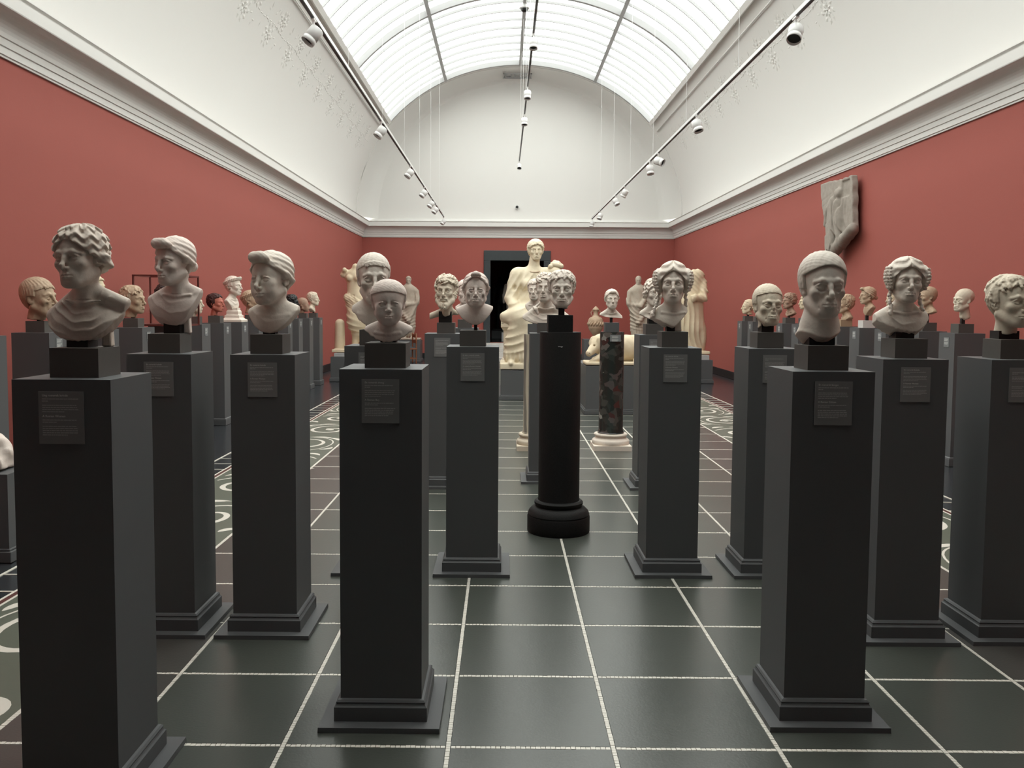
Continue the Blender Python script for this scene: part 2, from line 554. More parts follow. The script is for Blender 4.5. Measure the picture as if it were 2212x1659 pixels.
# ------------------------------------------------------------------ portrait heads (unit: chin to crown = 1, face looks to -y)
def face(V, fr, p):
    """adds skull, face and ears to the volume in head axes"""
    V.fr = fr
    w = p.get('w', 1.0); jw = p.get('jaw', 1.0); ch = p.get('child', 0.0); age = p.get('age', 0.0)
    dp = p.get('deep', 1.0); cheek = p.get('cheek', 1.0)
    # skull and face masses
    V.ell((0, 0.075, 0.655), (0.335 * w, 0.405, 0.345), 0.02)
    V.ell((0, -0.13, 0.44), (0.268 * w, 0.245, 0.36), 0.10)
    V.ell((0, -0.17, 0.20), (0.205 * w * jw, 0.19, 0.19), 0.10)
    for sx in (-1, 1):
        V.cone((sx * 0.215 * w * jw, 0.02, 0.25), (sx * 0.10 * w * jw, -0.27, 0.085), 0.085, 0.075, 0.09)
        V.ell((sx * 0.165 * w, -0.255, 0.385), (0.10, 0.085, 0.085 + 0.02 * ch), 0.07)
        if ch: V.ell((sx * 0.155 * w, -0.25, 0.25), (0.10, 0.10, 0.11), 0.08)
    V.ell((0, -0.300, 0.072), (0.085 * jw, 0.065, 0.068), 0.08)
    # eye sockets, brow
    for sx in (-1, 1):
        V.ell((sx * 0.128 * w, -0.405, 0.497), (0.092, 0.082 * dp, 0.060), 0.050, '-')
        V.ell((sx * 0.052, -0.40, 0.495), (0.035, 0.07, 0.05), 0.04, '-')
        if not ch:
            V.path([(sx * 0.045, -0.352, 0.560), (sx * 0.125 * w, -0.345, 0.578), (sx * 0.215 * w, -0.275, 0.548)], [0.026, 0.026, 0.02], 0.05)
        ey = -0.285 + 0.012 * (1 - dp)
        V.ell((sx * 0.128 * w, ey, 0.487), (0.070, 0.066, 0.062), 0.012)
        # lids
        up, lo = [], []
        for i in range(7):
            t = -1 + 2 * i / 6
            xx = sx * (0.128 * w + 0.076 * t)
            yy = ey - 0.061 * math.sqrt(max(0.0, 1 - (0.95 * t) ** 2)) + 0.018 * t * t
            up.append((xx, yy - 0.006, 0.494 + 0.037 * (1 - t * t) - 0.006 * t))
            lo.append((xx, yy - 0.002, 0.484 - 0.029 * (1 - t * t) - 0.004 * t))
        V.path(up, 0.0130, 0.010)
        V.path(lo, 0.0095, 0.014)
        V.path([(q[0], q[1] - 0.004, q[2] - 0.016) for q in up[1:6]], 0.005, 0.006, '-')
        if age:
            V.path([(sx * 0.095, -0.37, 0.30), (sx * 0.135, -0.345, 0.22), (sx * 0.14, -0.32, 0.15)], 0.013, 0.03 * age, '-')
            V.ell((sx * 0.20 * w, -0.325, 0.27), (0.04, 0.035, 0.08), 0.06 * age + 0.005, '-')
            V.path([(sx * 0.07, -0.355, 0.425), (sx * 0.13, -0.345, 0.412), (sx * 0.19, -0.30, 0.43)], 0.008, 0.02, '-')
    if age:
        for zz in (0.66, 0.71):
            V.path([(-0.14, -0.345, zz), (0, -0.385, zz + 0.01), (0.14, -0.345, zz)], 0.007, 0.02, '-')
    # nose
    nz = p.get('nose', 'full'); nl = p.get('nl', 1.0)
    if nz == 'full':
        V.path([(0, -0.345, 0.575), (0, -0.388, 0.48), (0, -0.452 * (1 + 0.02 * nl), 0.365), (0, -0.470 * (1 + 0.03 * (nl - 1)), 0.325)], [0.036, 0.031, 0.033, 0.029], 0.045)
        for sx in (-1, 1):
            V.ell((sx * 0.042, -0.402, 0.320), (0.027, 0.040, 0.028), 0.026)
            V.ell((sx * 0.022, -0.435, 0.290), (0.014, 0.022, 0.012), 0.012, '-')
    elif nz == 'stub':
        V.path([(0, -0.345, 0.575), (0, -0.378, 0.48), (0, -0.402, 0.40)], [0.036, 0.034, 0.04], 0.03)
        V.ell((0, -0.385, 0.33), (0.062, 0.03, 0.04), 0.02)
        V.ell((0.0, -0.445, 0.37), (0.06, 0.03, 0.06), 0.01, '-')
    elif nz == 'button':
        V.path([(0, -0.335, 0.54), (0, -0.372, 0.45), (0, -0.425, 0.36)], [0.03, 0.028, 0.043], 0.04)
        for sx in (-1, 1):
            V.ell((sx * 0.046, -0.385, 0.342), (0.032, 0.04, 0.03), 0.02)
    # mouth
    ml = p.get('mouth', 1.0)
    V.ell((0, -0.340, 0.205), (0.112 * ml, 0.060, 0.090), 0.07)
    for sx in (-1, 1):
        V.path([(0, -0.405, 0.222), (sx * 0.035, -0.404, 0.225), (sx * 0.092 * ml, -0.360, 0.204)], [0.021, 0.021, 0.009], 0.014)
        V.path([(0, -0.405, 0.180), (sx * 0.045, -0.396, 0.180), (sx * 0.085 * ml, -0.362, 0.200)], [0.028, 0.024, 0.008], 0.014)
        V.path([(0, -0.428, 0.2025), (sx * 0.05, -0.415, 0.2025), (sx * 0.100 * ml, -0.368, 0.200)], 0.007, 0.010, '-')
    V.ell((0, -0.412, 0.128), (0.07, 0.028, 0.022), 0.03, '-')
    V.path([(0, -0.425, 0.285), (0, -0.418, 0.245)], 0.010, 0.02, '-')
    # ears
    if p.get('ears', True):
        es = p.get('es', 1.0)
        for sx in (-1, 1):
            c = (sx * 0.292 * w, 0.045, 0.445)
            R = rot3('Z', sx * -0.45)
            V.ell(c, (0.030, 0.074 * es, 0.112 * es), 0.03, '+', R)
            V.ell((c[0] + sx * 0.034, c[1] - 0.012, c[2] + 0.01), (0.022, 0.040 * es, 0.068 * es), 0.012, '-', R)
            V.ell((c[0] - sx * 0.006, c[1] - 0.03, c[2] - 0.085), (0.022, 0.03, 0.030), 0.02)
    V.fr = ID

def hair_cap(V, fr, p, T, wave=None, line=None):
    """hair shell over the skull: T thickness, line = (front height, temple fall, sideburn z, nape z), wave(x,y,z) adds relief"""
    w = p.get('w', 1.0)
    zf, fall, side, nape = line
    V.fr = fr
    def f(x, y, z):
        r = (0.335 * w, 0.405, 0.345)
        X, Y, Z = x, y - 0.075, z - 0.655
        Zl = np.where(Z < 0, Z * 0.72, Z)
        k0 = np.sqrt((X / r[0]) ** 2 + (Y / r[1]) ** 2 + (Zl / r[2]) ** 2) + 1e-6
        k1 = np.sqrt((X / r[0] ** 2) ** 2 + (Y / r[1] ** 2) ** 2 + (Zl / r[2] ** 2) ** 2) + 1e-6
        d = k0 * (k0 - 1) / k1
        xx = np.abs(x) / w
        m1 = z - (zf - fall * xx * xx)
        m2 = np.minimum(y + 0.085 - 0.25 * np.maximum(0.42 - z, 0), z - side)
        m3 = np.minimum(y - 0.13, z - nape)
        m_ = np.maximum(np.maximum(m1, np.minimum(m2, 0.3)), m3)
        s_ = sstep(-0.018, 0.022, m_)
        t = T
        if wave is not None: t = T + wave(x, y, z)
        return d - (s_ * t - (1 - s_) * 0.06)
    V.fn((0, 0.07, 0.6), 0.62, f, 0.0, '+')
    V.fr = ID

def blobs(V, fr, region, n, r0, r1, k, seed, w=1.0, out=0.0):
    """curls: balls over part of the skull; region(x,y,z) tells where"""
    rg = random.Random(seed)
    V.fr = fr
    c = 0
    for _ in range(n * 30):
        if c >= n: break
        a, b = rg.uniform(0, 2 * PI), rg.uniform(-0.75, 1)
        cb = math.sqrt(1 - b * b)
        x, y, z = (0.335 * w + out) * cb * math.cos(a), 0.075 + (0.405 + out) * cb * math.sin(a), 0.655 + (0.345 + out) * b * (1 if b > 0 else 1.25)
        if not region(x, y, z): continue
        r = rg.uniform(r0, r1)
        V.ell((x, y, z), (r, r, r), k)
        c += 1
    V.fr = ID

def strokes(V, fr, region, n, L, r, k, seed, w=1.0, out=0.02, curl=0.6, flow=None):
    """locks of hair: short tapering curved strokes laid over the skull, flowing down from the crown"""
    rg = random.Random(seed)
    V.fr = fr
    c = 0
    for _ in range(n * 30):
        if c >= n: break
        a, b = rg.uniform(0, 2 * PI), rg.uniform(-0.75, 1)
        cb = math.sqrt(1 - b * b)
        def P(a, b, o):
            b = max(-0.97, min(0.999, b))
            cb = math.sqrt(1 - b * b)
            return ((0.335 * w + o) * cb * math.cos(a), 0.075 + (0.405 + o) * cb * math.sin(a), 0.655 + (0.345 + o) * b * (1 if b > 0 else 1.25))
        p0 = P(a, b, out)
        if not region(*p0): continue
        l = L * rg.uniform(0.7, 1.3); da = rg.uniform(-curl, curl)
        pts, rs = [], []
        rr = r * rg.uniform(0.8, 1.2)
        for i in range(4):
            t = i / 3
            q = P(a + da * t * t * l / max(0.25, cb) * 3.0, b - l * t / 0.36, out + 0.010 * math.sin(t * PI))
            pts.append(q); rs.append(rr * (0.75 + 0.5 * math.sin(t * 2.2)) if t < 0.8 else rr * 0.35)
        V.path(pts, rs, k)
        c += 1
    V.fr = ID

def snails(V, fr, pts, r, k=0.008):
    """snail curls: a ball with a dimple"""
    V.fr = fr
    for c in pts:
        V.ell(c, (r, r, r), k)
    for c in pts:
        n = np.array([c[0], c[1] - 0.05, (c[2] - 0.6) * 0.5]); n = n / np.linalg.norm(n)
        q = [c[i] + n[i] * r * 0.95 for i in range(3)]
        V.ell(q, (r * 0.45,) * 3, 0.004, '-')
    V.fr = ID

def hair(kind, fr, p, h, lo, hi):
    V = Vol(lo, hi, h)
    w = p.get('w', 1.0)
    sd = p.get('seed', 1)
    def strand(fq, amp, seed=0.0):
        return lambda x, y, z: amp * np.sin(fq * np.arctan2(x, y - 0.25 - 0.2 * z) + 9 * np.sin(7 * z + seed) * 0.35) * (0.6 + 0.4 * np.sin(23 * z + 11 * x + seed))
    if kind == 'fringe':            # short combed-forward hair with a comb-tooth edge
        zf = p.get('zf', 0.80)
        hair_cap(V, fr, p, p.get('T', 0.030), strand(46, 0.006, sd), (zf, 1.1, 0.50, 0.16))
        V.fr = fr
        for i in range(-6, 7):
            x = i * 0.033 * w
            V.cone((x, -0.30 + 0.9 * x * x, zf + 0.05 - 1.1 * x * x), (x + 0.012, -0.335 + 1.1 * x * x, zf - 0.012 - 1.3 * x * x), 0.022, 0.014, 0.012)
        V.fr = ID
    elif kind == 'cap':             # close smooth cap with a rounded rim
        hair_cap(V, fr, p, p.get('T', 0.035), strand(30, 0.003, sd), p.get('line', (0.80, 1.25, 0.47, 0.16)))
    elif kind == 'locks':           # tousled short locks
        hair_cap(V, fr, p, 0.03, strand(20, 0.007, sd), p.get('line', (0.80, 1.1, 0.46, 0.16)))
        ln = p.get('line', (0.80, 1.1, 0.46, 0.16))
        strokes(V, fr, lambda x, y, z: (z > ln[0] - ln[1] * x * x + 0.03) or (y > 0.0 and z > 0.40), int(p.get('n', 120) * 1.4), 0.11, 0.024, 0.012, sd, w, 0.022, 0.9)
    elif kind == 'curls':
        hair_cap(V, fr, p, 0.03, None, (0.80, 1.4, 0.40, 0.12))
        strokes(V, fr, lambda x, y, z: (z > 0.80 - 1.4 * x * x + 0.02) or (y > -0.08 and z > 0.36), int(p.get('n', 150) * 1.2), 0.085, 0.028, 0.008, sd, w, 0.035, 2.4)
        blobs(V, fr, lambda x, y, z: (z > 0.80 - 1.4 * x * x - 0.02) and y < 0.1, 40, 0.026, 0.042, 0.008, sd + 5, w, 0.04)
    elif kind == 'waves':           # centre-parted waves swept back over the ears into a low knot
        def wv(x, y, z):
            th = np.arctan2(np.abs(x), -(y - 0.12))
            ph = 44 * (z + 0.26 * np.abs(x)) + 1.7 * np.sin(12 * th)
            return (0.020 * np.sin(ph) + 0.010 * np.sin(9.0 * th + 0.5 * np.sin(20 * z))) * sstep(0.3, 0.45, z) + 0.02 * sstep(0.1, 0.25, np.abs(x)) * sstep(0.25, 0.0, y)
        hair_cap(V, fr, p, 0.040, wv, (0.765, 2.6, 0.36, 0.14))
        V.fr = fr
        V.ell((0, 0.47, 0.36), (0.14, 0.13, 0.15), 0.06)
        for sx in (-1, 1):
            V.path([(sx * 0.30 * w, -0.08, 0.55), (sx * 0.365 * w, 0.08, 0.45), (sx * 0.30 * w, 0.26, 0.36), (sx * 0.10, 0.42, 0.33)], [0.055, 0.075, 0.07, 0.06], 0.05)
        V.disp((0, 0.1, 0.4), 0.5, lambda x, y, z: 0.010 * np.sin(46 * z + 9 * y) * sstep(-0.15, 0.0, y) * sstep(0.62, 0.5, z))
        V.fr = ID
    elif kind == 'nodus':           # roll over the brow, smooth crown, side rolls to a bun
        def wv(x, y, z):
            return 0.004 * np.sin(40 * z + 20 * y)
        hair_cap(V, fr, p, 0.030, wv, (p.get('zf', 0.79), 1.9, 0.44, 0.2))
        V.fr = fr
        rl = p.get('roll', 1.0); rz = p.get('rz', 0.86)
        rw, rr = p.get('rw', 0.11), p.get('rr', 0.066)
        V.path([(-rw, -0.30, rz - 0.02), (-rw * 0.55, -0.35, rz + 0.01), (rw * 0.55, -0.35, rz + 0.01), (rw, -0.30, rz - 0.02)], [rr * 0.75, rr, rr, rr * 0.75], 0.02)
        V.cone((0, -0.32, rz + 0.045), (0, 0.10, 1.015), 0.055, 0.02, 0.06)
        for sx in (-1, 1):
            V.path([(sx * 0.15, -0.27, 0.83), (sx * 0.27 * w, -0.15, 0.69), (sx * 0.335 * w, 0.0, 0.55), (sx * 0.30 * w, 0.22, 0.42), (sx * 0.09, 0.42, 0.36)], [0.03, 0.052, 0.062, 0.05, 0.05], 0.04)
        if p.get('bun', True):
            V.ell((0, 0.49, 0.37), (0.13, 0.115, 0.12), 0.03)
        V.disp((0, 0.0, 0.6), 0.55, lambda x, y, z: 0.0055 * np.sin(52 * (z + 0.55 * y)) * sstep(0.16, 0.28, np.abs(x)))
        V.fr = ID
    elif kind in ('ringlets', 'clusters'):  # parted waves on top, thick banks of snail curls at the sides, locks down the neck
        def wv(x, y, z):
            th = np.arctan2(np.abs(x), 0.95 - z)
            return 0.016 * np.sin(40 * (0.55 * np.abs(x) + 0.9 * z) + 1.6 * np.sin(14 * np.abs(x))) * sstep(0.10, -0.1, y) - 0.02 * sstep(0.03, 0.0, np.abs(x)) * sstep(0.1, -0.1, y)
        hair_cap(V, fr, p, 0.070, wv, (0.79, 2.3, 0.30, 0.12))
        V.fr = fr
        big = 1.0 if kind == 'ringlets' else 0.92
        for sx in (-1, 1):
            V.ell((sx * 0.385 * w * big, -0.02, 0.62), (0.125, 0.20, 0.25), 0.06)
            V.ell((sx * 0.345 * w * big, 0.05, 0.42), (0.10, 0.17, 0.16), 0.06)
        V.fr = ID
        rg = random.Random(sd)
        pts = []
        for sx in (-1, 1):
            for i in range(7):
                for j in range(5):
                    a = -1.05 + 0.42 * j + rg.uniform(-0.05, 0.05)
                    z = 0.34 + 0.072 * i
                    rr = 0.125 * math.sqrt(max(0.05, 1 - ((z - 0.56) / 0.32) ** 2))
                    pts.append((sx * ((0.345 + 0.045 * sstep(0.35, 0.6, z)) * w * big + rr * math.cos(a)), -0.03 + 0.20 * math.sin(a) * (rr / 0.125), z + rg.uniform(-0.008, 0.008)))
        snails(V, fr, pts, 0.036)
        if p.get('lockL') or p.get('lockR'):
            for sx, q in ((-1, p.get('lockL')), (1, p.get('lockR'))):
                if not q: continue
                n = len(q)
                for i in range(n * 3):
                    t = i / (n * 3 - 1) * (n - 1)
                    a = int(min(t, n - 2)); u = t - a
                    c = [q[a][b] * (1 - u) + q[a + 1][b] * u for b in range(3)]
                    c[0] += 0.014 * math.sin(i * 2.4)
                    V.ell(c, (0.047, 0.047, 0.042), 0.012)
    elif kind == 'wreath':
        hair_cap(V, fr, p, 0.035, strand(26, 0.006, sd), (0.80, 1.1, 0.46, 0.14))
        V.fr = fr
        rg = random.Random(sd)
        for i in range(34):
            a = 2 * PI * i / 34
            x, y = 0.375 * w * math.cos(a), 0.075 + 0.44 * math.sin(a)
            z = 0.74 - 0.16 * math.sin(a)
            for q in range(2):
                V.ell((x * (1 + 0.06 * q), y * (1 + 0.06 * q), z + (0.04 if q else -0.03)), (0.045, 0.045, 0.05), 0.008)
        V.fr = ID
        blobs(V, fr, lambda x, y, z: y > 0.1 and z < 0.6 and z > 0.25, 40, 0.03, 0.05, 0.02, sd, w, 0.02)
    elif kind == 'veil':            # coiffure like a helmet with a curled fringe
        hair_cap(V, fr, p, 0.075, lambda x, y, z: 0.006 * np.sin(50 * z), (0.80, 1.5, 0.30, 0.10))
        blobs(V, fr, lambda x, y, z: y < -0.08 and 0.60 < z < 0.88 and z > 0.76 - 1.5 * x * x, 46, 0.035, 0.05, 0.012, sd, w, 0.05)
    elif kind == 'skinhead':
        hair_cap(V, fr, p, 0.012, None, (0.86, 1.3, 0.5, 0.2))
    V.disp((0, 0.05, 0.5), 1.0, lambda x, y, z: 0.0028 * np.sin(61 * x + 33 * z) * np.sin(57 * y + 41 * z + 2))
    return V.mesh('hair', 1)

def bust_solid(V, b, p):
    """neck and the cut-off chest; b holds its outline: wl, wr (half widths), zl, zr (shoulder tips), zb (lowest point), pw, under"""
    nt = b.get('neck', 1.0)
    V.cone((0, 0.06, 0.16), (0, 0.12, -0.22), 0.175 * nt, 0.195 * nt, 0.06, '+', (1.0, 0.92))
    for sx in (-1, 1):          # neck muscles
        V.cone((sx * 0.17 * nt, 0.10, 0.22), (sx * 0.05, -0.06, -0.24), 0.05, 0.04, 0.06)
    if not b.get('chest', True):
        zb = b.get('zb', -0.2)
        sl = b.get('slope', 0.0); sy = b.get('slopey', 0.0)
        def cut0(x, y, z):
            return (zb + sl * x + sy * y + 0.012 * np.sin(23 * x + 3) * np.sin(19 * y)) - z
        V.fn((0, 0.1, -0.1), 0.9, cut0, 0.015, 'x')
        return
    W = max(b['wl'], b['wr'])
    S = Vol(V.lo, V.lo + np.array(V.n) * V.h - V.h * 0.5, V.h)
    S.n = V.n; S.ax = V.ax; S.f = np.full(V.n, 0.6, dtype=np.float32)
    zs = min(b['zl'], b['zr'])
    if b.get('flare'):
        S.cone((0, 0.06, 0.12), (0, 0.10, -0.18), 0.19 * nt, 0.235 * nt, 0.06)
        S.cone((0, 0.10, -0.18), (0, 0.13, -0.45), 0.235 * nt, W * 1.08, 0.10, '+', (1.0, 1.15))
    for sx, ww, zt in () if b.get('flare') else ((-1, b['wl'], b['zl']), (1, b['wr'], b['zr'])):
        S.cone((sx * 0.05, 0.12, -0.06), (sx * ww * 1.05, 0.16, zt - 0.03), 0.15, 0.10, 0.10)
    zc = (b['zb'] + zs) / 2
    if not b.get('flare'): S.ell((0, 0.16, zs - 0.18), (W * 1.12, 0.30 * b.get('dp', 1.0), 0.42), 0.12)
    S.cone((0, 0.06, 0.16), (0, 0.12, -0.22), 0.17 * nt, 0.19 * nt, 0.10)
    for sx in () if b.get('flare') else (-1, 1):          # collar bones, breast
        S.path([(sx * 0.04, -0.085, -0.255), (sx * 0.28, -0.05, -0.215)], 0.014, 0.06)
    if b.get('folds'):
        fz, fq, am = b['folds']
        def fold(x, y, z):
            r = np.sqrt((x * 0.9) ** 2 + ((z - fz) * 1.0) ** 2) + 0.025 * np.sin(7 * x + 2.2 * z) + 0.012 * np.sin(19 * x + 1.0)
            mk = sstep(0.26, 0.33, r) * sstep(0.05, -0.02, y)
            rid = (1 - np.abs(np.sin(0.5 * fq * r))) ** 1.3
            return -(am * 2.2 * rid * (0.65 + 0.35 * np.sin(6 * x + 9 * z))) * mk
        S.disp((0, 0.1, -0.5), 1.0, fold)
    pw = b.get('pw', 2.2); un = b.get('under', 0.0); rgh = b.get('rough', 0.002)
    def cut(x, y, z):
        ww = np.where(x < 0, b['wl'], b['wr'])
        zt = np.where(x < 0, b['zl'], b['zr'])
        xs = x - b.get('cx', 0.0) * (1 - np.minimum(np.abs(x) / ww, 1))
        q = np.minimum(np.abs(xs) / ww, 1.3)
        bot = b['zb'] + (zt - b['zb']) * q ** pw - un * (y + 0.1) + rgh * np.sin(40 * x + 2) + rgh * np.sin(67 * x + 31 * y)
        return np.maximum((bot - z) * 0.8, np.abs(x) - ww * 1.02)
    S.fn((0, 0.1, -0.4), 1.4, cut, 0.02, 'x')
    def back(x, y, z):
        return y - (0.26 + 0.25 * sstep(-0.35, 0.0, z))
    S.fn((0, 0.1, -0.4), 1.4, back, 0.03, 'x')
    V.f = smin(V.f, S.f, 0.03)
    cutn = V.f
    # trim the neck where it passes below the chest outline
    low = S.f
    zarr = V.ax[2][None, None, :]
    V.f = np.where(zarr < -0.20, np.maximum(V.f, low - 0.004), V.f)

def portrait(p):
    """returns (head mesh, hair mesh or None) scaled to metres"""
    h = p.get('vox', 0.0115)
    b = p['bust']
    if b.get('chest', True):
        lo = (-b['wl'] - 0.12, -0.62, min(b['zb'], b['zl'], b['zr']) - 0.08 - abs(b.get('under', 0)) * 0.4)
        hi = (b['wr'] + 0.12, 0.66, 1.14)
    else:
        lo = (-0.52, -0.62, b.get('zb', -0.2) - 0.14 - 0.3 * abs(b.get('slope', 0)) - 0.3 * abs(b.get('slopey', 0)))
        hi = (0.52, 0.66, 1.14)
    m1 = 0.14
    lo = (min(lo[0], -0.56), lo[1], lo[2]); hi = (max(hi[0], 0.56), hi[1], hi[2])
    fr = Frame(p.get('turn', 0), p.get('nod', 0), p.get('tilt', 0), (0, 0.09, 0.12))
    V = Vol(lo, hi, h)
    bust_solid(V, b, p)
    face(V, fr, p)
    if p.get('beard'):
        V.fr = fr
        for sx in (-1, 1):
            V.path([(sx * 0.27, -0.02, 0.36), (sx * 0.22, -0.18, 0.17), (sx * 0.07, -0.33, 0.02)], [0.06, 0.085, 0.11], 0.05)
            V.path([(0, -0.42, 0.265), (sx * 0.09, -0.385, 0.235), (sx * 0.12, -0.34, 0.15)], [0.016, 0.022, 0.03], 0.02)
        rg = random.Random(p.get('seed', 3))
        for i in range(150):
            sx = rg.choice((-1, 1)); t = rg.random(); u = rg.random()
            x = sx * (0.335 - 0.31 * t) ; y = -0.04 - 0.40 * t ; z = 0.38 - 0.37 * t + (u - 0.5) * (0.14 + 0.10 * t)
            if z > 0.11 and abs(x) < 0.12: continue
            r = rg.uniform(0.022, 0.034)
            V.path([(x, y, z), (x + rg.uniform(-0.03, 0.03), y - 0.02, z - 0.035), (x + rg.uniform(-0.04, 0.04), y - 0.012, z - 0.075)], [r, r * 0.9, r * 0.4], 0.008)
        V.fr = ID
    extra = p.get('extra')
    if extra: extra(V, fr)
    if p.get('bald_noise'):
        V.disp((0, 0, 0.4), 1.2, lambda x, y, z: 0.003 * np.sin(31 * x + 4) * np.sin(29 * z) * np.sin(27 * y + 1))
    head = V.mesh('head', 1)
    hm = None
    if p.get('hair'):
        hm = hair(p['hair'], fr, p, h, (-0.62, -0.62, -0.55 if (p.get('lockL') or p.get('lockR')) else 0.02), (0.62, 0.78, 1.2))
    S = Matrix.Scale(p.get('size', 0.25), 4)
    head.transform(S)
    if hm: hm.transform(S)
    return head, hm

# ================================================================== THE ROOM
X0, X1, YN, YF, HC = -4.34, 5.24, -1.2, 26.4, 3.72
XC, VA, VB, VC = 0.45, 4.8, 4.3, 4.3            # vault: centre x, half width, rise, springing height
PHS = math.radians(52.3)                        # skylight edge angle
SK0, SK1, BAY = 1.63, 25.0, 0.615
TILE, TX, TY = 0.6018, 0.4124, 3.0154
def struct(o):
    o['kind'] = 'structure'
    return o
def vp(ph, y, da=0.0, db=0.0):
    return (XC + (VA + da) * math.sin(ph), y, VC + (VB + db) * math.cos(ph))

# ---- walls
wl = struct(MB().box(X0 - 0.3, X0, YN, YF, -0.1, 4.25).obj('wall_left', M_RED))
wr = struct(MB().box(X1, X1 + 0.3, YN, YF, -0.1, 4.25).obj('wall_right', M_RED))
DX0, DX1, DZ0, DZ1 = -0.395, 1.24, 0.5, 3.03
wf = MB()
wf.box(X0 - 0.3, DX0, YF, YF + 0.4, -0.1, 4.2)
wf.box(DX1, X1 + 0.3, YF, YF + 0.4, -0.1, 4.2)
wf.box(DX0, DX1, YF, YF + 0.4, DZ1, 4.2)
wf.box(DX0, DX1, YF, YF + 0.4, -0.1, DZ0)
struct(wf.obj('wall_far', M_RED))
struct(MB().box(X0 - 0.3, X1 + 0.3, YF, YF + 0.4, 4.2, 8.9).obj('wall_far_lunette', M_WHITE))
struct(MB().box(X0 - 0.3, X1 + 0.3, YN - 0.3, YN, -0.1, 8.9).obj('wall_near', M_DOORFRAME))  # unseen wall, coloured dark to keep bounced light off the pedestal fronts

# ---- door frame, steps and the room beyond
df = MB()
df.box(-0.605, DX0, YF - 0.05, YF + 0.42, DZ0 - 0.06, DZ1).box(DX1, 1.45, YF - 0.05, YF + 0.42, DZ0 - 0.06, DZ1).box(-0.605, 1.45, YF - 0.05, YF + 0.42, DZ1, 3.34)
door = struct(bevel(df.obj('door_1', M_DOORFRAME), 0.012))
steps = struct(empty('trim_steps', (0.42, 25.6, 0)))
for i in range(4):
    bevel(MB().box(-1.18, 1.18, -0.62 + i * 0.32, 0.80, i * 0.125, (i + 1) * 0.125).obj('step', M_STEP, steps), 0.008)
rb = MB()
rb.box(-3.2, 4.2, YF + 0.4, 31.5, 0.3, 0.5)
struct(rb.obj('floor_beyond', M_SLATE))
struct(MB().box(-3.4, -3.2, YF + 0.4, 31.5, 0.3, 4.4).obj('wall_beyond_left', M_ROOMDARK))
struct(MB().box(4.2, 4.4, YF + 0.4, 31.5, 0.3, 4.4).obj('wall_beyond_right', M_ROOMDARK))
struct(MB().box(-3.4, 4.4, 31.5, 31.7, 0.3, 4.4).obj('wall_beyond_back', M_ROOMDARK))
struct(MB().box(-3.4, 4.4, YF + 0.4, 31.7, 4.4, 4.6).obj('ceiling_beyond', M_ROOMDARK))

# ---- baseboards and cornice
struct(bevel(MB().box(X0, X0 + 0.03, YN, YF, 0, 0.17).obj('baseboard_left', M_BLACKTRIM), 0.006))
struct(bevel(MB().box(X1 - 0.03, X1, YN, YF, 0, 0.17).obj('baseboard_right', M_BLACKTRIM), 0.006))
struct(bevel(MB().box(X0, -0.61, YF - 0.03, YF, 0, 0.17).obj('baseboard_far_left', M_BLACKTRIM), 0.006))
struct(bevel(MB().box(1.46, X1, YF - 0.03, YF, 0, 0.17).obj('baseboard_far_right', M_BLACKTRIM), 0.006))
prof = [(0.0, HC), (0.020, HC), (0.020, HC + 0.018), (0.032, HC + 0.022), (0.032, HC + 0.085), (0.044, HC + 0.090), (0.048, HC + 0.150), (0.060, HC + 0.156)]
for i in range(9):
    t = i / 8 * PI / 2
    prof.append((0.062 + 0.150 * (1 - math.cos(t)), HC + 0.165 + 0.155 * math.sin(t)))
prof += [(0.232, HC + 0.325), (0.236, HC + 0.335), (0.236, HC + 0.440), (0.215, HC + 0.446), (0.215, HC + 0.462), (0.240, HC + 0.475), (0.240, HC + 0.485), (0.0, HC + 0.58)]
cv, cf = [], []
for d, z in prof:                       # one ring: left wall, far wall, right wall, near wall, mitred
    cv += [(X0 + d, YN, z), (X0 + d, YF - d, z), (X1 - d, YF - d, z), (X1 - d, YN, z)]
for j in range(len(prof) - 1):
    for i in range(3):
        cf.append((j * 4 + i + 1, j * 4 + i, (j + 1) * 4 + i, (j + 1) * 4 + i + 1))
struct(link('trim_cornice', mesh('trim_cornice', cv, cf), M_WHITE))

# ---- vault
ceil = struct(empty('ceiling', (XC, 12, VC)))
def patch(name, p0, p1, y0, y1, n=20, da0=0, da1=0, ny=1, fn=None):
    vs, fs = [], []
    for j in range(ny + 1):
        for i in range(n + 1):
            ph = p0 + (p1 - p0) * i / n
            y = y0 + (y1 - y0) * j / ny
            vs.append(fn(ph, j / ny) if fn else vp(ph, y))
    for j in range(ny):
        for i in range(n):
            a = j * (n + 1) + i
            fs.append((a, a + 1, a + n + 2, a + n + 1))
    o = link(name, mesh(name, vs, fs, True), M_WHITE)
    o.parent = ceil
    o.matrix_parent_inverse = Matrix.Translation((-XC, -12, -VC))
    return o
H = PI / 2
patch('cove', -H, -PHS, YN, 25.35, 14)
patch('cove', PHS, H, YN, 25.35, 14)
patch('vault_band', -PHS, PHS, YN, SK0, 30)
patch('vault_band', -PHS, PHS, SK1, 25.35, 30)
def endcove(ph, t):
    a = t * H
    return (XC + (VA - 0.50 * (1 - math.cos(a))) * math.sin(ph), 25.35 + 1.049 * math.sin(a), VC + (VB - 0.20 * (1 - math.cos(a))) * math.cos(ph))
patch('end_cove', -H, H, 0, 0, 48, ny=8, fn=endcove)
ln = MB()                               # faint raised bead where the end cove starts
ln.tube([vp(-H + PI * i / 60, 25.35, -0.006, -0.006) for i in range(61)], 0.016, 6)
o = ln.obj('arch_bead', M_WHITE, ceil, smooth=True); o.matrix_parent_inverse = Matrix.Translation((-XC, -12, -VC))
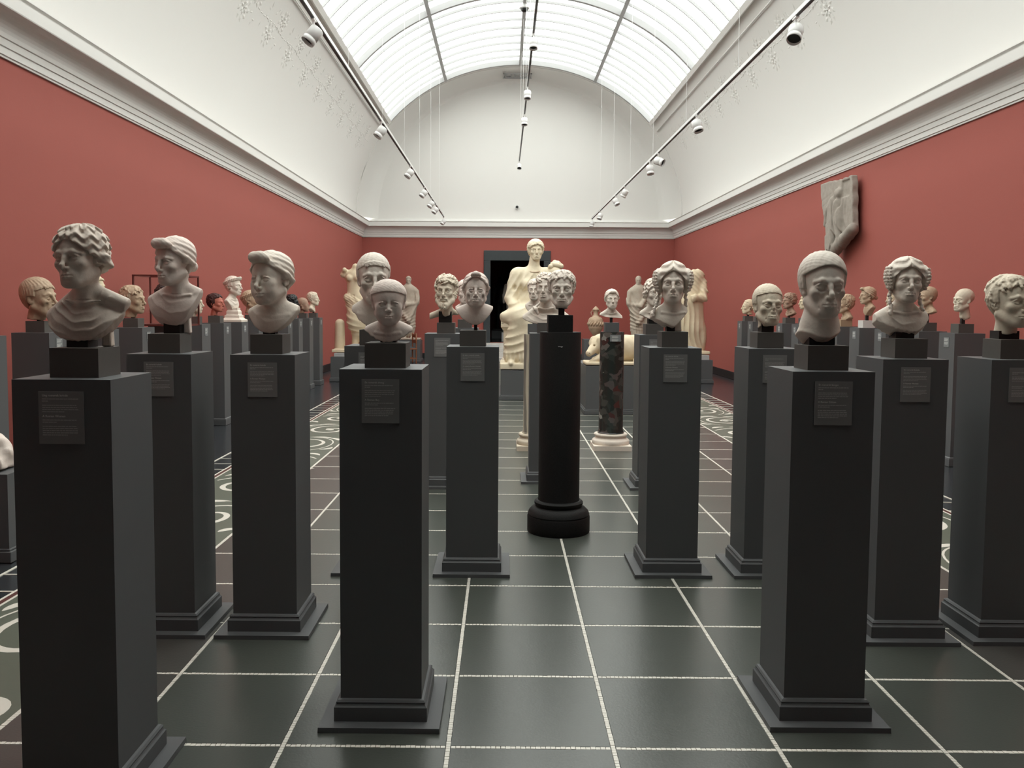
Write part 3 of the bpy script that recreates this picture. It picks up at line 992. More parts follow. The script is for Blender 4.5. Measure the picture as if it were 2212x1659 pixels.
for sx in (-1, 1):
    e = MB().tube([vp(sx * math.radians(55.9), y, -0.03, -0.03) for y in (YN, 25.0)], 0.014, 6).obj('conduit', M_WHITE, ceil, smooth=True)  # thin white tube running along the vault beside the skylight edge
    e.matrix_parent_inverse = Matrix.Translation((-XC, -12, -VC))

# stucco foliage on the coves: one medallion of leaves, repeated
def garland_mesh(sx):
    g = MB()
    rg = random.Random(5)
    def P(u, v, h):                     # u along the vault (y), v round it (metres, + = towards the skylight)
        ph = sx * (math.radians(63.2) - v / 4.55)
        return vp(ph, u, -h, -h)
    def leaf(u, v, L, W, a, h=0.022):
        h *= 0.55; W *= 1.35
        du, dv = math.cos(a), math.sin(a)
        b = len(g.v)
        g.v += [P(u - du * L / 2, v - dv * L / 2, 0.0), P(u - dv * W / 2, v + du * W / 2, 0.0), P(u + du * L / 2, v + dv * L / 2, 0.0), P(u + dv * W / 2, v - du * W / 2, 0.0), P(u, v, h)]
        for i in range(4):
            g.f.append((b + i, b + (i + 1) % 4, b + 4) if sx > 0 else (b + (i + 1) % 4, b + i, b + 4))
    for (cu, cv, r) in ((-0.35, -0.19, 0.24), (0.0, 0.17, 0.22)):
        for k in range(9):
            a = 2 * PI * k / 9
            leaf(cu + 0.75 * r * math.cos(a), cv + 0.75 * r * math.sin(a), r * 0.62, r * 0.30, a + 0.5)
        for k in range(7):
            a = 2 * PI * k / 7 + 0.3
            leaf(cu + 0.33 * r * math.cos(a), cv + 0.33 * r * math.sin(a), r * 0.5, r * 0.22, a, 0.03)
        leaf(cu, cv, 0.06, 0.06, 0.4, 0.035)
    for k in range(9):
        t = k / 8
        leaf(-0.64 + 1.28 * t, 0.02 * math.sin(6 * t), 0.17, 0.022, 0.15 * math.sin(9 * t), 0.016)
    for k in range(14):
        leaf(rg.uniform(-0.6, 0.6), rg.uniform(-0.3, 0.3), 0.12, 0.035, rg.uniform(0, 6.3), 0.014)
    return g.make('stucco_garland')
for sx in (-1, 1):
    gm = garland_mesh(sx)
    for i in range(17):
        y = 23.65 - 1.275 * i
        o = link('stucco_garland', gm, M_STUCCO, ceil, (0, y, 0))
        o.matrix_parent_inverse = Matrix.Translation((-XC, -12, -VC))
gr = MB()
for k in range(3):
    for q in range(2):
        pts = [(0.38 + (k - 1) * 0.27 + 0.10 * math.cos(a * PI / 8), 25.95 - 0.0 + (q - 0.5) * 0.2 + 0.08 * math.sin(a * PI / 8), 8.50) for a in range(17)]
        gr.tube(pts, 0.016, 5)
gr.box(-0.05, 0.81, 25.74, 25.77, 8.49, 8.52).box(-0.05, 0.81, 26.13, 26.16, 8.46, 8.50).box(-0.05, -0.02, 25.74, 26.16, 8.48, 8.51).box(0.78, 0.81, 25.74, 26.16, 8.48, 8.51)
o = gr.obj('vent_grille', M_STEEL, ceil); o.matrix_parent_inverse = Matrix.Translation((-XC, -12, -VC))

# ---- skylight
sky = struct(empty('window_1', (XC, SK1, VC)))
sky_inv = Matrix.Translation((-XC, -SK1, -VC))
def skyobj(name, me, m_, loc=None):
    o = link(name, me, m_, sky, loc)
    o.matrix_parent_inverse = sky_inv
    return o
NB = int(round((SK1 - SK0) / BAY))
cols = [-PHS, math.radians(-26.9), 0.0, math.radians(26.9), PHS]
for c in range(4):
    vs, fs = [], []
    for i in range(9):
        ph = cols[c] + (cols[c + 1] - cols[c]) * i / 8
        vs += [vp(ph, 0.0, 0.06, 0.06), vp(ph, BAY, 0.06, 0.06)]
    for i in range(8):
        fs.append((2 * i, 2 * i + 1, 2 * i + 3, 2 * i + 2))
    pm = mesh('pane', vs, fs, True)
    for j in range(NB):
        skyobj('pane', pm, M_SKYGLASS, (0, SK0 + j * BAY, 0))
def arch(w, d, out, n=40):
    g = MB()
    for i in range(n):
        a, b = -PHS + 2 * PHS * i / n, -PHS + 2 * PHS * (i + 1) / n
        k = len(g.v)
        for ph in (a, b):
            for dy, dr in ((-w / 2, out), (w / 2, out), (w / 2, out - d), (-w / 2, out - d)):
                g.v.append(vp(ph, dy, dr, dr))
        for q in range(4):
            r = (q + 1) % 4
            g.f.append((k + q, k + r, k + 4 + r, k + 4 + q))
    return g.make('glazing_rib')
thin, thick = arch(0.030, 0.055, 0.05), arch(0.10, 0.16, 0.09)
for j in range(NB + 1):
    hv = (NB - j) % 9 == 0
    skyobj('main_rib' if hv else 'glazing_rib', thick if hv else thin, M_STEEL, (0, SK0 + j * BAY + (0.05 if j == 0 else (-0.05 if j == NB else 0)), 0))
for ph in cols:
    g = MB()
    e = abs(ph) > 0.9
    w = 0.10 if e else 0.085
    x, _, z = vp(ph, 0, 0.05, 0.05)
    ca, sa = math.cos(ph), math.sin(ph)
    k = 0
    for y in (SK0, SK1):
        for a, b in ((-w / 2, 0), (w / 2, 0), (w / 2, -0.13), (-w / 2, -0.13)):
            g.v.append((x + a * ca + b * sa, y, z - a * sa + b * ca))
    g.f += [(0, 1, 5, 4), (1, 2, 6, 5), (2, 3, 7, 6), (3, 0, 4, 7), (3, 2, 1, 0), (4, 5, 6, 7)]
    skyobj('edge_beam' if e else 'purlin', g.make('purlin'), M_WHITE if e else M_STEEL)

# ---- floor
floor = struct(MB().box(X0, X1, YN, YF, -0.12, -0.004).obj('floor', M_SLATE))
def fl(o):
    o.parent = floor
    return o
BL, BR = -1.89, 2.745                       # edges of the tiled field
k0, k1 = -3, 32
xs = [BL] + [TX + TILE * c for c in range(-3, 4)] + [BR]
JW = 0.018
tm = {}
for ci in range(8):
    a, b = xs[ci] + JW / 2, xs[ci + 1] - JW / 2
    key = round(b - a, 3)
    if key not in tm:
        tm[key] = {}
    brown = ci in (0, 7)
    if brown not in tm[key]:
        w = (b - a) / 2; d = (TILE - JW) / 2
        tm[key][brown] = MB().box(-w, w, -d, d, -0.006, 0.0, 0.0012, 0.0012).make('floor_tile')
    for k in range(k0, k1):
        fl(link('floor_tile', tm[key][brown], M_TILEBROWN if brown else M_TILE, None, ((a + b) / 2, TY + (k + 0.5) * TILE, 0)))
# joints of white tesserae: single stones near, plain strips far
near, far = MB(), MB()
rg = random.Random(11)
YS, YE = TY + k0 * TILE, TY + k1 * TILE
YT = 8.4
def stones(x0, y0, x1, y1, w):
    L = math.hypot(x1 - x0, y1 - y0); n = int(L / 0.0178)
    ux, uy = (x1 - x0) / L, (y1 - y0) / L
    for i in range(n):
        c = (i + 0.5) * L / n
        hw, hl = w / 2 * rg.uniform(0.88, 1.02), L / n / 2 * rg.uniform(0.84, 0.93)
        cx, cy = x0 + ux * c, y0 + uy * c
        ex, ey = ux * hl, uy * hl
        nx, ny = -uy * hw, ux * hw
        b = len(near.v)
        z = rg.uniform(-0.0004, 0.0006)
        for sx, sy in ((-1, -1), (1, -1), (1, 1), (-1, 1)):
            near.v.append((cx + sx * ex + sy * nx, cy + sx * ey + sy * ny, z))
        for sx, sy in ((-1, -1), (1, -1), (1, 1), (-1, 1)):
            near.v.append((cx + sx * ex * 1.06 + sy * nx * 1.06, cy + sx * ey * 1.06 + sy * ny * 1.06, -0.004))
        near.f.append((b, b + 1, b + 2, b + 3))
        for q in range(4):
            r = (q + 1) % 4
            near.f.append((b + r, b + q, b + 4 + q, b + 4 + r))
for x in xs:
    w = 0.022 if x in (BL, BR) else 0.0165
    stones(x, 2.2, x, YT, w)
    far.box(x - w / 2, x + w / 2, YT, YE, -0.004, 0.0)
    far.box(x - w / 2, x + w / 2, YS, 2.2, -0.004, 0.0)
for k in range(k0, k1 + 1):
    y = TY + k * TILE
    for i in range(8):
        a, b = xs[i] + 0.010, xs[i + 1] - 0.010
        if 2.2 < y < YT: stones(a, y, b, y, 0.0165)
        else: far.box(a, b, y - 0.008, y + 0.008, -0.004, 0.0)
tag(fl(near.obj('white_tesserae', M_TESS)), kind='stuff')
fl(far.obj('white_joint_strips', M_TESS))
# ornamental mosaic bands, red stripe and dark border on both sides
for sx in (-1, 1):
    def X(d): return (BL - d) if sx < 0 else (BR + d)
    def bx(d0, d1, y0, y1, z):
        g = MB(); a, b = sorted((X(d0), X(d1)))
        return g.box(a, b, y0, y1, -0.004, z)
    fl(bx(0.012, 0.765, YS, YE, -0.0002).obj('mosaic_band', M_MOSAIC))
    fl(bx(0.765, 0.782, YS, YE, 0.0).obj('white_line', M_TESS))
    fl(bx(0.782, 0.815, YS, YE, -0.0002).obj('red_stripe', M_REDTESS))
    fl(bx(0.815, 0.832, YS, YE, 0.0).obj('white_line', M_TESS))
    fl(bx(1.062, 1.080, YS, YE, 0.0).obj('white_line', M_TESS))
    g = MB()
    n = int((YE - YS) / 0.3)
    for i in range(n):
        y = YS + (i + 0.5) * 0.3
        a, b = sorted((X(0.832), X(1.062)))
        g.box(a, b, y - 0.006, y + 0.006, -0.004, -0.0001)
    fl(g.obj('border_cross_lines', M_TESS))
    s_ = MB()
    P_ = 1.15
    for i in range(int((YE - YS) / P_)):
        yc = YS + (i + 0.5) * P_
        m_ = 1 if i % 2 else -1
        xm = 0.39 + 0.05 * m_
        def Q(u, v): return (X(xm + m_ * u), yc + v)
        z = 0.0003
        # wide volute
        pts, ws = [], []
        for t in range(40):
            a = 0.5 + t / 39 * 9.2
            r = 0.33 - 0.030 * a
            pts.append(Q(r * math.cos(a), 1.25 * r * math.sin(a))); ws.append(0.020 + 0.030 * max(0, math.sin(t / 39 * PI)))
        s_.ribbon(pts, ws, z)
        s_.disc(*Q(0.0, 0.0), 0.045, 0.055, z, 14)
        pts = [Q(0.33 * math.cos(1.6 + t / 14 * 2.6) - 0.02, 0.50 * math.sin(1.6 + t / 14 * 2.6)) for t in range(15)]
        s_.ribbon(pts, 0.016, z)
        # leaves
        for (u, v, a, L) in ((-0.30, 0.36, 0.9, 0.24), (-0.12, 0.48, 0.2, 0.28), (0.18, 0.45, -0.6, 0.22), (-0.34, -0.30, 2.2, 0.20), (0.30, -0.40, 0.5, 0.18)):
            ca, sa = math.cos(a), math.sin(a)
            pts, ws = [], []
            for t in range(9):
                q = t / 8
                uu, vv = (q - 0.5) * L, 0.04 * math.sin(q * PI)
                pts.append(Q(u + uu * ca - vv * sa, v + uu * sa + vv * ca)); ws.append(0.006 + 0.075 * math.sin(q * PI) ** 0.8 * (1 - 0.5 * q))
            s_.ribbon(pts, ws, z)
    tag(fl(s_.obj('mosaic_scrollwork', M_TESS)), kind='stuff')

# ================================================================== PEDESTALS
PT = 1.365
ped_shaft = MB().box(-0.155, 0.155, -0.155, 0.155, 0.085, PT).make('shaft')
ped_plinth = MB().sqlathe([(0.177, 0.020), (0.177, 0.074), (0.172, 0.079), (0.168, 0.086), (0.170, 0.092), (0.164, 0.099), (0.155, 0.102)]).make('plinth')
ped_plinth_low = MB().sqlathe([(0.172, 0.0), (0.172, 0.070), (0.168, 0.086), (0.155, 0.094)]).make('plinth')
ped_plate = MB().box(-0.229, 0.229, -0.229, 0.229, 0.0, 0.020, 0.001, 0.001).make('base_plate')
panel_big = MB().box(-0.0705, 0.0705, -0.004, 0.0, -0.165, 0.0).make('label_panel')
panel_small = MB().box(-0.050, 0.050, -0.004, 0.0, -0.100, 0.0).make('label_panel')
def words(g, x0, x1, z, h, rg, y=-0.0046):
    """a line of unreadably small print: one dash per word"""
    x = x0
    while x < x1:
        w = rg.uniform(0.004, 0.014)
        e = min(x + w, x1)
        if e - x > 0.002: g.box(x, e, y, -0.0040, z - h, z)
        x = e + 0.0018
def print_block(seed, small=False):
    rg = random.Random(seed)
    g = MB()
    if small:
        for z0, n in ((-0.014, 3), (-0.050, 3)):
            for i in range(n):
                words(g, -0.040, rg.uniform(0.015, 0.040), z0 - i * 0.009, 0.0045, rg)
        return g.make('small_print')
    z = -0.022
    for n, last in ((2, -0.036), (rg.choice((4, 5)), 0.0), (0, 0), (2, -0.01), (rg.choice((4, 5, 5)), 0.02)):
        if n == 0:
            z -= 0.013
            continue
        for i in range(n):
            words(g, -0.0585, (rg.uniform(0.046, 0.056) if i < n - 1 else last + rg.uniform(-0.005, 0.012)), z, 0.0026, rg)
            z -= 0.0068
        z -= 0.0062
    return g.make('small_print')
SMALLPRINT = [print_block(i) for i in range(5)]
TINYPRINT = [print_block(50 + i, True) for i in range(3)]
def heading(txt, parent, z, size=0.0098):
    cu = bpy.data.curves.new('heading', 'FONT')
    cu.body = txt
    cu.size = size
    cu.extrude = 0.0003
    cu.materials.append(M_TEXT)
    o = bpy.data.objects.new('heading', cu)
    COL.objects.link(o)
    o.parent = parent
    o.location = (-0.0585, -0.0045, z)
    o.rotation_euler = (PI / 2, 0, 0)
    bpy.context.view_layer.update()
    me = bpy.data.meshes.new_from_object(o.evaluated_get(bpy.context.evaluated_depsgraph_get()))
    q = bpy.data.objects.new('heading', me)
    COL.objects.link(q)
    q.parent = parent
    q.location = o.location
    q.rotation_euler = o.rotation_euler
    bpy.data.objects.remove(o, do_unlink=True)
    return q
npd = [0]
def pedestal(x, y, label, group, rz=0.0, plate=True, head=None, lab=True):
    """rz turns the label side; plate = the flat floor plate of the free-standing ones"""
    p = empty('pedestal', (x, y, 0), rz)
    tag(p, label, 'pedestal', group)
    link('shaft', ped_shaft, M_PED, p)
    link('plinth', ped_plinth if plate else ped_plinth_low, M_PED, p)
    if plate: link('base_plate', ped_plate, M_PED, p)
    npd[0] += 1
    if lab:
        if plate:
            l = link('label_panel', panel_big, M_LABEL, p, (0, -0.155, PT - 0.037))
            tag(link('small_print', SMALLPRINT[npd[0] % 5], M_TEXTDIM, l), kind='stuff')
            if head:
                heading(head[0], l, -0.0155)
                heading(head[1], l, -0.0805)
        else:
            l = link('label_panel', panel_small, M_LABELGREY, p, (0, -0.155, PT - 0.045))
            tag(link('small_print', TINYPRINT[npd[0] % 3], M_TEXT, l), kind='stuff')
    return p

# ================================================================== BUSTS
BT = 1.460                                  # top of the mount blocks
block_mesh = MB().box(-0.0785, 0.0785, -0.0785, 0.0785, 0.0, BT - PT).make('mount_block')
def bust(x, y, zchin, size, spec, label, stone_m, group, face_rz=0.0, pin=None, block=True, hair_m=None, name='bust', zbase=PT, bx=None, block_m=None, block_h=None, strut=None):
    """a head on its mount block: root at the block's foot, head mesh placed by the chin height"""
    r = empty(name, (x, y, zbase))
    tag(r, label, 'bust', group)
    spec = dict(spec); spec['size'] = size
    hd, hm = portrait(spec)
    h = link('head', hd, stone_m, r, (0, 0, zchin - zbase), face_rz)
    if hm: link('hair', hm, hair_m or stone_m, r, (0, 0, zchin - zbase), face_rz)
    xb = (bx - x) if bx is not None else 0.0
    if block:
        o = link('mount_block', block_mesh if block_m is None else block_mesh.copy(), M_BLOCK, r, (xb, 0, 0))
        if block_m is not None:
            o.data.materials.clear(); o.data.materials.append(block_m)
    top = (BT - PT) if block else 0.0
    if block_h:
        top = block_h
    if pin:
        (w, d, z1) = pin[:3]
        px, py = (pin[3], pin[4]) if len(pin) > 3 else (0, 0.03)
        link('mounting_pin', MB().box(px - w / 2, px + w / 2, py - d / 2, py + d / 2, top, z1 - zbase, 0.0, 0.0).make('mounting_pin'), M_PIN, r)
    if strut:
        sx, sy, w, d, z1 = strut
        o = link('support_strut', MB().box(sx - w / 2, sx + w / 2, sy - d / 2, sy + d / 2, top, z1 - zbase, w * 0.15, 0).make('support_strut'), stone_m, r)
        bevel(o, 0.006)
    return r

G1, G2 = 'free-standing pedestals in the middle of the hall', 'portrait heads on the free-standing pedestals'
KV = ('En romersk kvinde', 'A Roman Woman')
# -- front rows -------------------------------------------------------------
pedestal(-1.380, 2.805, 'nearest dark grey pedestal, under the wavy-haired woman with draped chest', G1, head=('Ung romersk kvinde', 'A Roman Woman'))
bust(-1.374, 2.80, 1.656, 0.199, dict(hair='waves', turn=-0.20, nod=0.05, tilt=-0.06, w=1.06, jaw=1.0, seed=2,
     bust=dict(wl=0.66, wr=0.66, zl=-0.50, zr=-0.27, zb=-0.88, pw=3.0, folds=(0.02, 44, 0.013), cx=-0.12, rough=0.004)),
     'woman with deep wavy hair and draped chest, on the nearest pedestal', S_STAIN, G2, pin=(0.07, 0.07, 1.500, -0.02, 0.02), strut=(0.055, 0.045, 0.034, 0.03, 1.56))
pedestal(-1.648, 4.225, 'dark grey pedestal under the woman with a bun at her nape', G1, head=KV)
bust(-1.611, 4.225, 1.702, 0.232, dict(hair='nodus', turn=-0.45, nod=0.08, rw=0.17, rr=0.11, rz=0.87, w=1.04, ears=False, seed=3, nose='full', nl=0.6,
     bust=dict(wl=0.66, wr=0.46, zl=-0.36, zr=-0.18, zb=-0.92, pw=2.7, folds=(0.05, 30, 0.007), cx=-0.16)),
     'white woman with brow roll and bun at the nape, looking to one side', S_PINK, G2, pin=(0.08, 0.07, 1.52, -0.03, 0.03), bx=-1.652, strut=(0.03, 0.05, 0.035, 0.035, 1.56))
pedestal(-1.150, 4.225, 'dark grey pedestal under the woman with a tall quiff roll', G1, head=KV)
bust(-1.130, 4.225, 1.610, 0.255, dict(hair='nodus', turn=-0.42, nod=0.06, tilt=-0.05, rw=0.15, rr=0.105, rz=0.90, w=1.08, seed=4, bun=False, child=0.6,
     bust=dict(wl=0.53, wr=0.43, zl=-0.20, zr=-0.14, zb=-0.57, pw=2.3, folds=(0.16, 26, 0.006), cx=-0.12)),
     'smooth-cheeked woman with a tall roll of hair over the brow', S_WHITE, G2, pin=(0.06, 0.06, 1.50, -0.03, 0.03), bx=-1.152)
pedestal(-0.457, 3.336, 'dark grey pedestal under the bust of a young boy', G1, head=('En romersk dreng', 'A Roman Boy'))
bust(-0.449, 3.33, 1.534, 0.169, dict(hair='cap', child=1.0, nose='button', turn=0.14, nod=0.10, w=1.18, jaw=0.98, mouth=0.85, seed=5, T=0.028, line=(0.76, 0.9, 0.50, 0.18), es=1.15, deep=0.9,
     bust=dict(wl=0.54, wr=0.54, zl=-0.17, zr=-0.17, zb=-0.44, pw=1.7, rough=0.006, dp=0.9)),
     'round-cheeked boy with a short fringe, in front of the larger man', S_PINK, G2, pin=(0.06, 0.06, 1.48))
pedestal(-0.783, 5.195, 'dark grey pedestal partly hidden behind the boy', G1, head=None)
bust(-0.793, 5.19, 1.619, 0.303, dict(hair='fringe', turn=0.22, nod=0.04, age=1.0, w=0.95, jaw=0.95, zf=0.775, T=0.022, seed=6, deep=1.25, eo=1,
     bust=dict(wl=0.42, wr=0.42, zl=-0.14, zr=-0.14, zb=-0.50, pw=1.5, rough=0.012)),
     'stern older man with hollow eyes, behind the boy', S_GREY, G2, pin=(0.08, 0.08, 1.50), bx=-0.782)
pedestal(-0.532, 7.635, 'dark grey pedestal under the bearded man', G1)
def wing(V, fr):
    V.cone((-0.1, 0.10, -0.16), (-0.92, 0.12, -0.46), 0.12, 0.075, 0.08)
    V.cone((0.1, 0.10, -0.12), (0.33, 0.12, -0.22), 0.11, 0.06, 0.08)
bust(-0.506, 7.63, 1.604, 0.278, dict(hair='curls', turn=-0.14, beard=True, w=0.95, seed=7, n=130, extra=wing, vox=0.014,
     bust=dict(wl=1.0, wr=0.42, chest=False, zb=-0.32, slope=0.12)),
     'bearded man with curly hair and a slanting cut shoulder', S_PALE, G2, pin=(0.115, 0.09, 1.56, -0.01, 0.03))
pedestal(-0.178, 5.190, 'dark grey pedestal beside the black granite column', G1, head=('En aldre romersk kvinde', 'An elderly Roman Woman'))
bust(-0.167, 5.19, 1.598, 0.211, dict(hair='nodus', turn=0.03, age=0.6, w=1.02, jaw=1.08, rz=0.93, rw=0.11, rr=0.06, bun=False, seed=8, es=1.25, zf=0.85, child=0.2,
     bust=dict(wl=0.56, wr=0.49, zl=-0.10, zr=-0.06, zb=-0.50, pw=2.0, rough=0.004)),
     'older woman with a small knot of hair above the forehead, looking straight ahead', S_PINK, G2, pin=(0.020, 0.02, 1.53), bx=-0.181)
pedestal(-0.430, 9.650, 'dark grey pedestal almost hidden behind the older woman', G1, lab=False)
bust(-0.430, 9.65, 1.630, 0.275, dict(hair='cap', turn=0.1, w=0.95, vox=0.02, bust=dict(wl=0.4, wr=0.4, zl=-0.2, zr=-0.2, zb=-0.5)),
     'pale head almost hidden behind the older woman', S_PINK, G2, pin=(0.04, 0.04, 1.52))
pedestal(1.022, 5.205, 'dark grey pedestal under the woman with long neck ringlets', G1, head=KV)
bust(1.032, 5.20, 1.628, 0.245, dict(hair='ringlets', turn=-0.17, w=0.93, jaw=0.9, seed=9, ears=False,
     lockL=[(-0.33, 0.12, 0.30), (-0.37, 0.06, 0.08), (-0.46, 0.0, -0.14), (-0.50, -0.02, -0.30)], lockR=[(0.33, 0.14, 0.28), (0.34, 0.14, 0.05), (0.33, 0.14, -0.15)],
     bust=dict(wl=0.52, wr=0.36, zl=-0.30, zr=-0.18, zb=-0.58, pw=1.25, neck=1.08, under=0.25, rough=0.003)),
     'woman with thick side curls and ringlets down her neck', S_WHITE, G2, pin=(0.05, 0.05, 1.50, -0.01, 0.03), strut=(0.035, 0.04, 0.05, 0.04, 1.56))
pedestal(1.610, 5.205, 'dark grey pedestal under the head with a broken nose', G1)
bust(1.604, 5.20, 1.501, 0.248, dict(hair='cap', turn=0.05, age=0.7, w=0.97, nose='stub', T=0.026, line=(0.775, 0.75, 0.50, 0.2), seed=10, es=1.1, tilt=0.03,
     bust=dict(chest=False, zb=-0.03, slopey=-0.22, neck=1.0)),
     'man with a broken nose and a straight cropped fringe', S_PALE, G2, pin=(0.075, 0.075, 1.52, 0.0, 0.02))
pedestal(1.250, 3.372, 'dark grey pedestal under the stern man nearest the wall relief', G1, head=('En romersk borger', 'A Roman Citizen'))
bust(1.255, 3.37, 1.573, 0.248, dict(hair='cap', turn=-0.06, nod=0.06, age=0.9, w=0.96, jaw=0.97, T=0.040, line=(0.80, 1.35, 0.42, 0.12), seed=11, es=1.2, deep=1.2,
     bust=dict(flare=True, wl=0.43, wr=0.38, zl=-0.02, zr=-0.08, zb=-0.38, pw=2.0, neck=1.22, under=0.45, rough=0.002)),
     'stern man with a rounded cap of hair and bare neck', S_GREY, G2, pin=(0.10, 0.08, 1.50))
pedestal(1.962, 4.210, 'dark grey pedestal under the woman with clustered side curls', G1, head=KV)
bust(1.979, 4.22, 1.635, 0.214, dict(hair='clusters', turn=-0.16, tilt=0.05, w=1.0, jaw=0.98, seed=12, ears=False,
     lockL=[(-0.34, 0.05, 0.30), (-0.38, -0.03, 0.05), (-0.36, -0.08, -0.12), (-0.40, -0.12, -0.26)], lockR=[(0.32, 0.08, 0.26), (0.33, 0.0, 0.02), (0.36, -0.08, -0.16)],
     bust=dict(wl=0.63, wr=0.55, zl=-0.36, zr=-0.32, zb=-0.68, pw=2.4, folds=(-0.05, 30, 0.008), cx=0.18, under=0.45, rough=0.006)),
     'woman with clustered snail curls and wide draped shoulders', S_WHITE, G2, pin=(0.09, 0.08, 1.49))
pedestal(2.485, 4.225, 'dark grey pedestal cut off by the picture edge', G1, head=None)
bust(2.489, 4.22, 1.521, 0.252, dict(hair='locks', turn=0.16, nod=0.02, w=0.98, jaw=1.0, seed=13, es=1.1, n=70, line=(0.80, 1.0, 0.46, 0.15),
     bust=dict(chest=False, zb=-0.14, slope=0.05, neck=1.02)),
     'young man with swept locks, cut off by the picture edge', S_PALE, G2, pin=(0.10, 0.08, 1.50))
# -- second group -----------------------------------------------------------
pedestal(0.402, 7.885, 'dark grey pedestal behind the black granite column', G1, lab=False)
def strap(V, fr):
    V.path([(-0.42, -0.14, -0.20), (-0.36, -0.22, -0.26), (-0.30, -0.22, -0.40)], [0.06, 0.07, 0.05], 0.03)
    V.path([(-0.40, -0.16, -0.22), (-0.22, -0.2, -0.05)], [0.045, 0.02], 0.02)
bust(0.395, 7.88, 1.652, 0.262, dict(hair='curls', turn=-0.25, w=0.92, seed=14, n=120, vox=0.014, extra=strap,
     bust=dict(wl=0.80, wr=0.80, zl=-0.60, zr=-0.56, zb=-0.80, pw=2.5, folds=(0.10, 36, 0.014), rough=0.004)),
     'curly-haired youth with a cloak knotted at the shoulder', S_WHITE, G2, pin=(0.04, 0.04, 1.5))
pedestal(1.356, 7.655, 'dark grey pedestal behind the woman with long neck ringlets', G1)
bust(1.344, 7.65, 1.616, 0.242, dict(hair='waves', turn=0.12, w=0.92, jaw=0.9, seed=15, vox=0.014, bust=dict(wl=0.48, wr=0.45, zl=-0.30, zr=-0.45, zb=-0.52, pw=1.2)),
     'pale young woman half hidden behind the ringleted woman', S_WHITE, G2, pin=(0.09, 0.08, 1.51))

# ================================================================== COLUMNS
def column(x, y, label, parts, group='column-shaped stands'):
    r = empty('column', (x, y, 0))
    tag(r, label, 'column', group)
    for nm, me, m_ in parts:
        autosmooth(link(nm, me, m_, r))
    return r
g = MB().lathe([(0.222, 0.0), (0.224, 0.004), (0.224, 0.110), (0.218, 0.120), (0.221, 0.127), (0.212, 0.150), (0.190, 0.172), (0.166, 0.183), (0.166, 0.190), (0.174, 0.200), (0.174, 0.214), (0.163, 0.224), (0.155, 0.228)], n=64)
column(0.408, 6.06, 'polished black granite column with a round moulded base', [
    ('base', g.make('base'), M_BLACKMARBLE),
    ('shaft', MB().lathe([(0.150, 0.225), (0.147, 0.245), (0.146, 1.424), (0.1445, 1.428)], n=64).make('shaft'), M_BLACKMARBLE)])
lt = MB()
rg = random.Random(3)
words(lt, -0.025, 0.008, 1.332, 0.0035, rg, -0.1475); words(lt, -0.006, 0.004, 1.326, 0.003, rg, -0.1475)
for v in range(len(lt.v)):
    a = lt.v[v]
    if a[1] > -0.1474: lt.v[v] = (a[0], -0.143, a[2])
col_black = bpy.data.objects['column']
tag(link('engraved_caption', lt.make('engraved_caption'), M_TEXT, col_black), kind='stuff')
bi = bust(0.415, 6.06, 1.602, 0.260, dict(hair='locks', turn=-0.05, age=1.0, w=1.0, jaw=1.1, seed=16, n=95, line=(0.78, 0.85, 0.44, 0.15), es=1.0, ears=False, mouth=1.1,
     bust=dict(chest=False, zb=-0.02, slopey=-0.15, neck=0.9)),
     'broad-faced man with wavy fringe, on the black granite column', S_GREY, G2, pin=(0.042, 0.042, 1.62), zbase=1.428, block=False, block_h=0.12)
bm = MB().box(-0.0865, 0.0865, -0.0865, 0.0865, 0, 0.12).make('mount_block')
link('mount_block', bm, M_BLACKMARBLE, bi, (-0.012, 0, 0))
def attic(r):
    return [(r * 1.50, 0.0), (r * 1.54, 0.012), (r * 1.54, 0.04), (r * 1.46, 0.055), (r * 1.34, 0.062), (r * 1.26, 0.078), (r * 1.24, 0.092), (r * 1.36, 0.098), (r * 1.38, 0.110), (r * 1.32, 0.122)]
def stand_col(x, y, r, top, label, m_, basem, cap=True):
    parts = [('plinth', MB().box(-r * 1.54, r * 1.54, -r * 1.54, r * 1.54, 0, 0.055).make('plinth'), basem),
             ('base', MB().lathe([(a, z + 0.055) for a, z in attic(r)], n=48).make('base'), basem),
             ('shaft', MB().lathe([(r * 1.09, 0.177), (r * 1.09, 0.187), (r * 1.05, 0.192), (r * 1.05, 0.202), (r, 0.214), (r * 0.985, top)], n=48).make('shaft'), m_)]
    return column(x, y, label, parts)
stand_col(1.238, 9.69, 0.138, 1.330, 'green breccia column with a white moulded base', M_BRECCIA, S_WHITE)
c2 = bpy.data.objects['column.001']
l_ = link('label_panel', MB().box(-0.060, 0.060, -0.004, 0.0, -0.075, 0.0).make('label_panel'), M_LABELGREY, c2, (0.02, -0.142, 1.30))
tag(link('small_print', TINYPRINT[0], M_TEXT, l_, (0, 0, 0)), kind='stuff')
bl = bust(1.229, 9.69, 1.591, 0.219, dict(hair='nodus', turn=0.03, w=1.0, seed=17, vox=0.015, bun=False, rz=0.85, rw=0.12, rr=0.07, bust=dict(wl=0.58, wr=0.56, zl=-0.34, zr=-0.50, zb=-0.46, pw=1.6)),
     'small white woman with a brow roll, on the green breccia column', S_WHITE, G2, pin=(0.03, 0.03, 1.52), zbase=1.33, block=False, block_h=0.105)
link('mount_block', MB().box(-0.078, 0.078, -0.078, 0.078, 0, 0.105).make('mount_block'), M_PED, bl)
stand_col(0.375, 9.64, 0.138, 1.300, 'yellowish veined marble column behind the grey pedestal', M_VEINED, S_PALE)
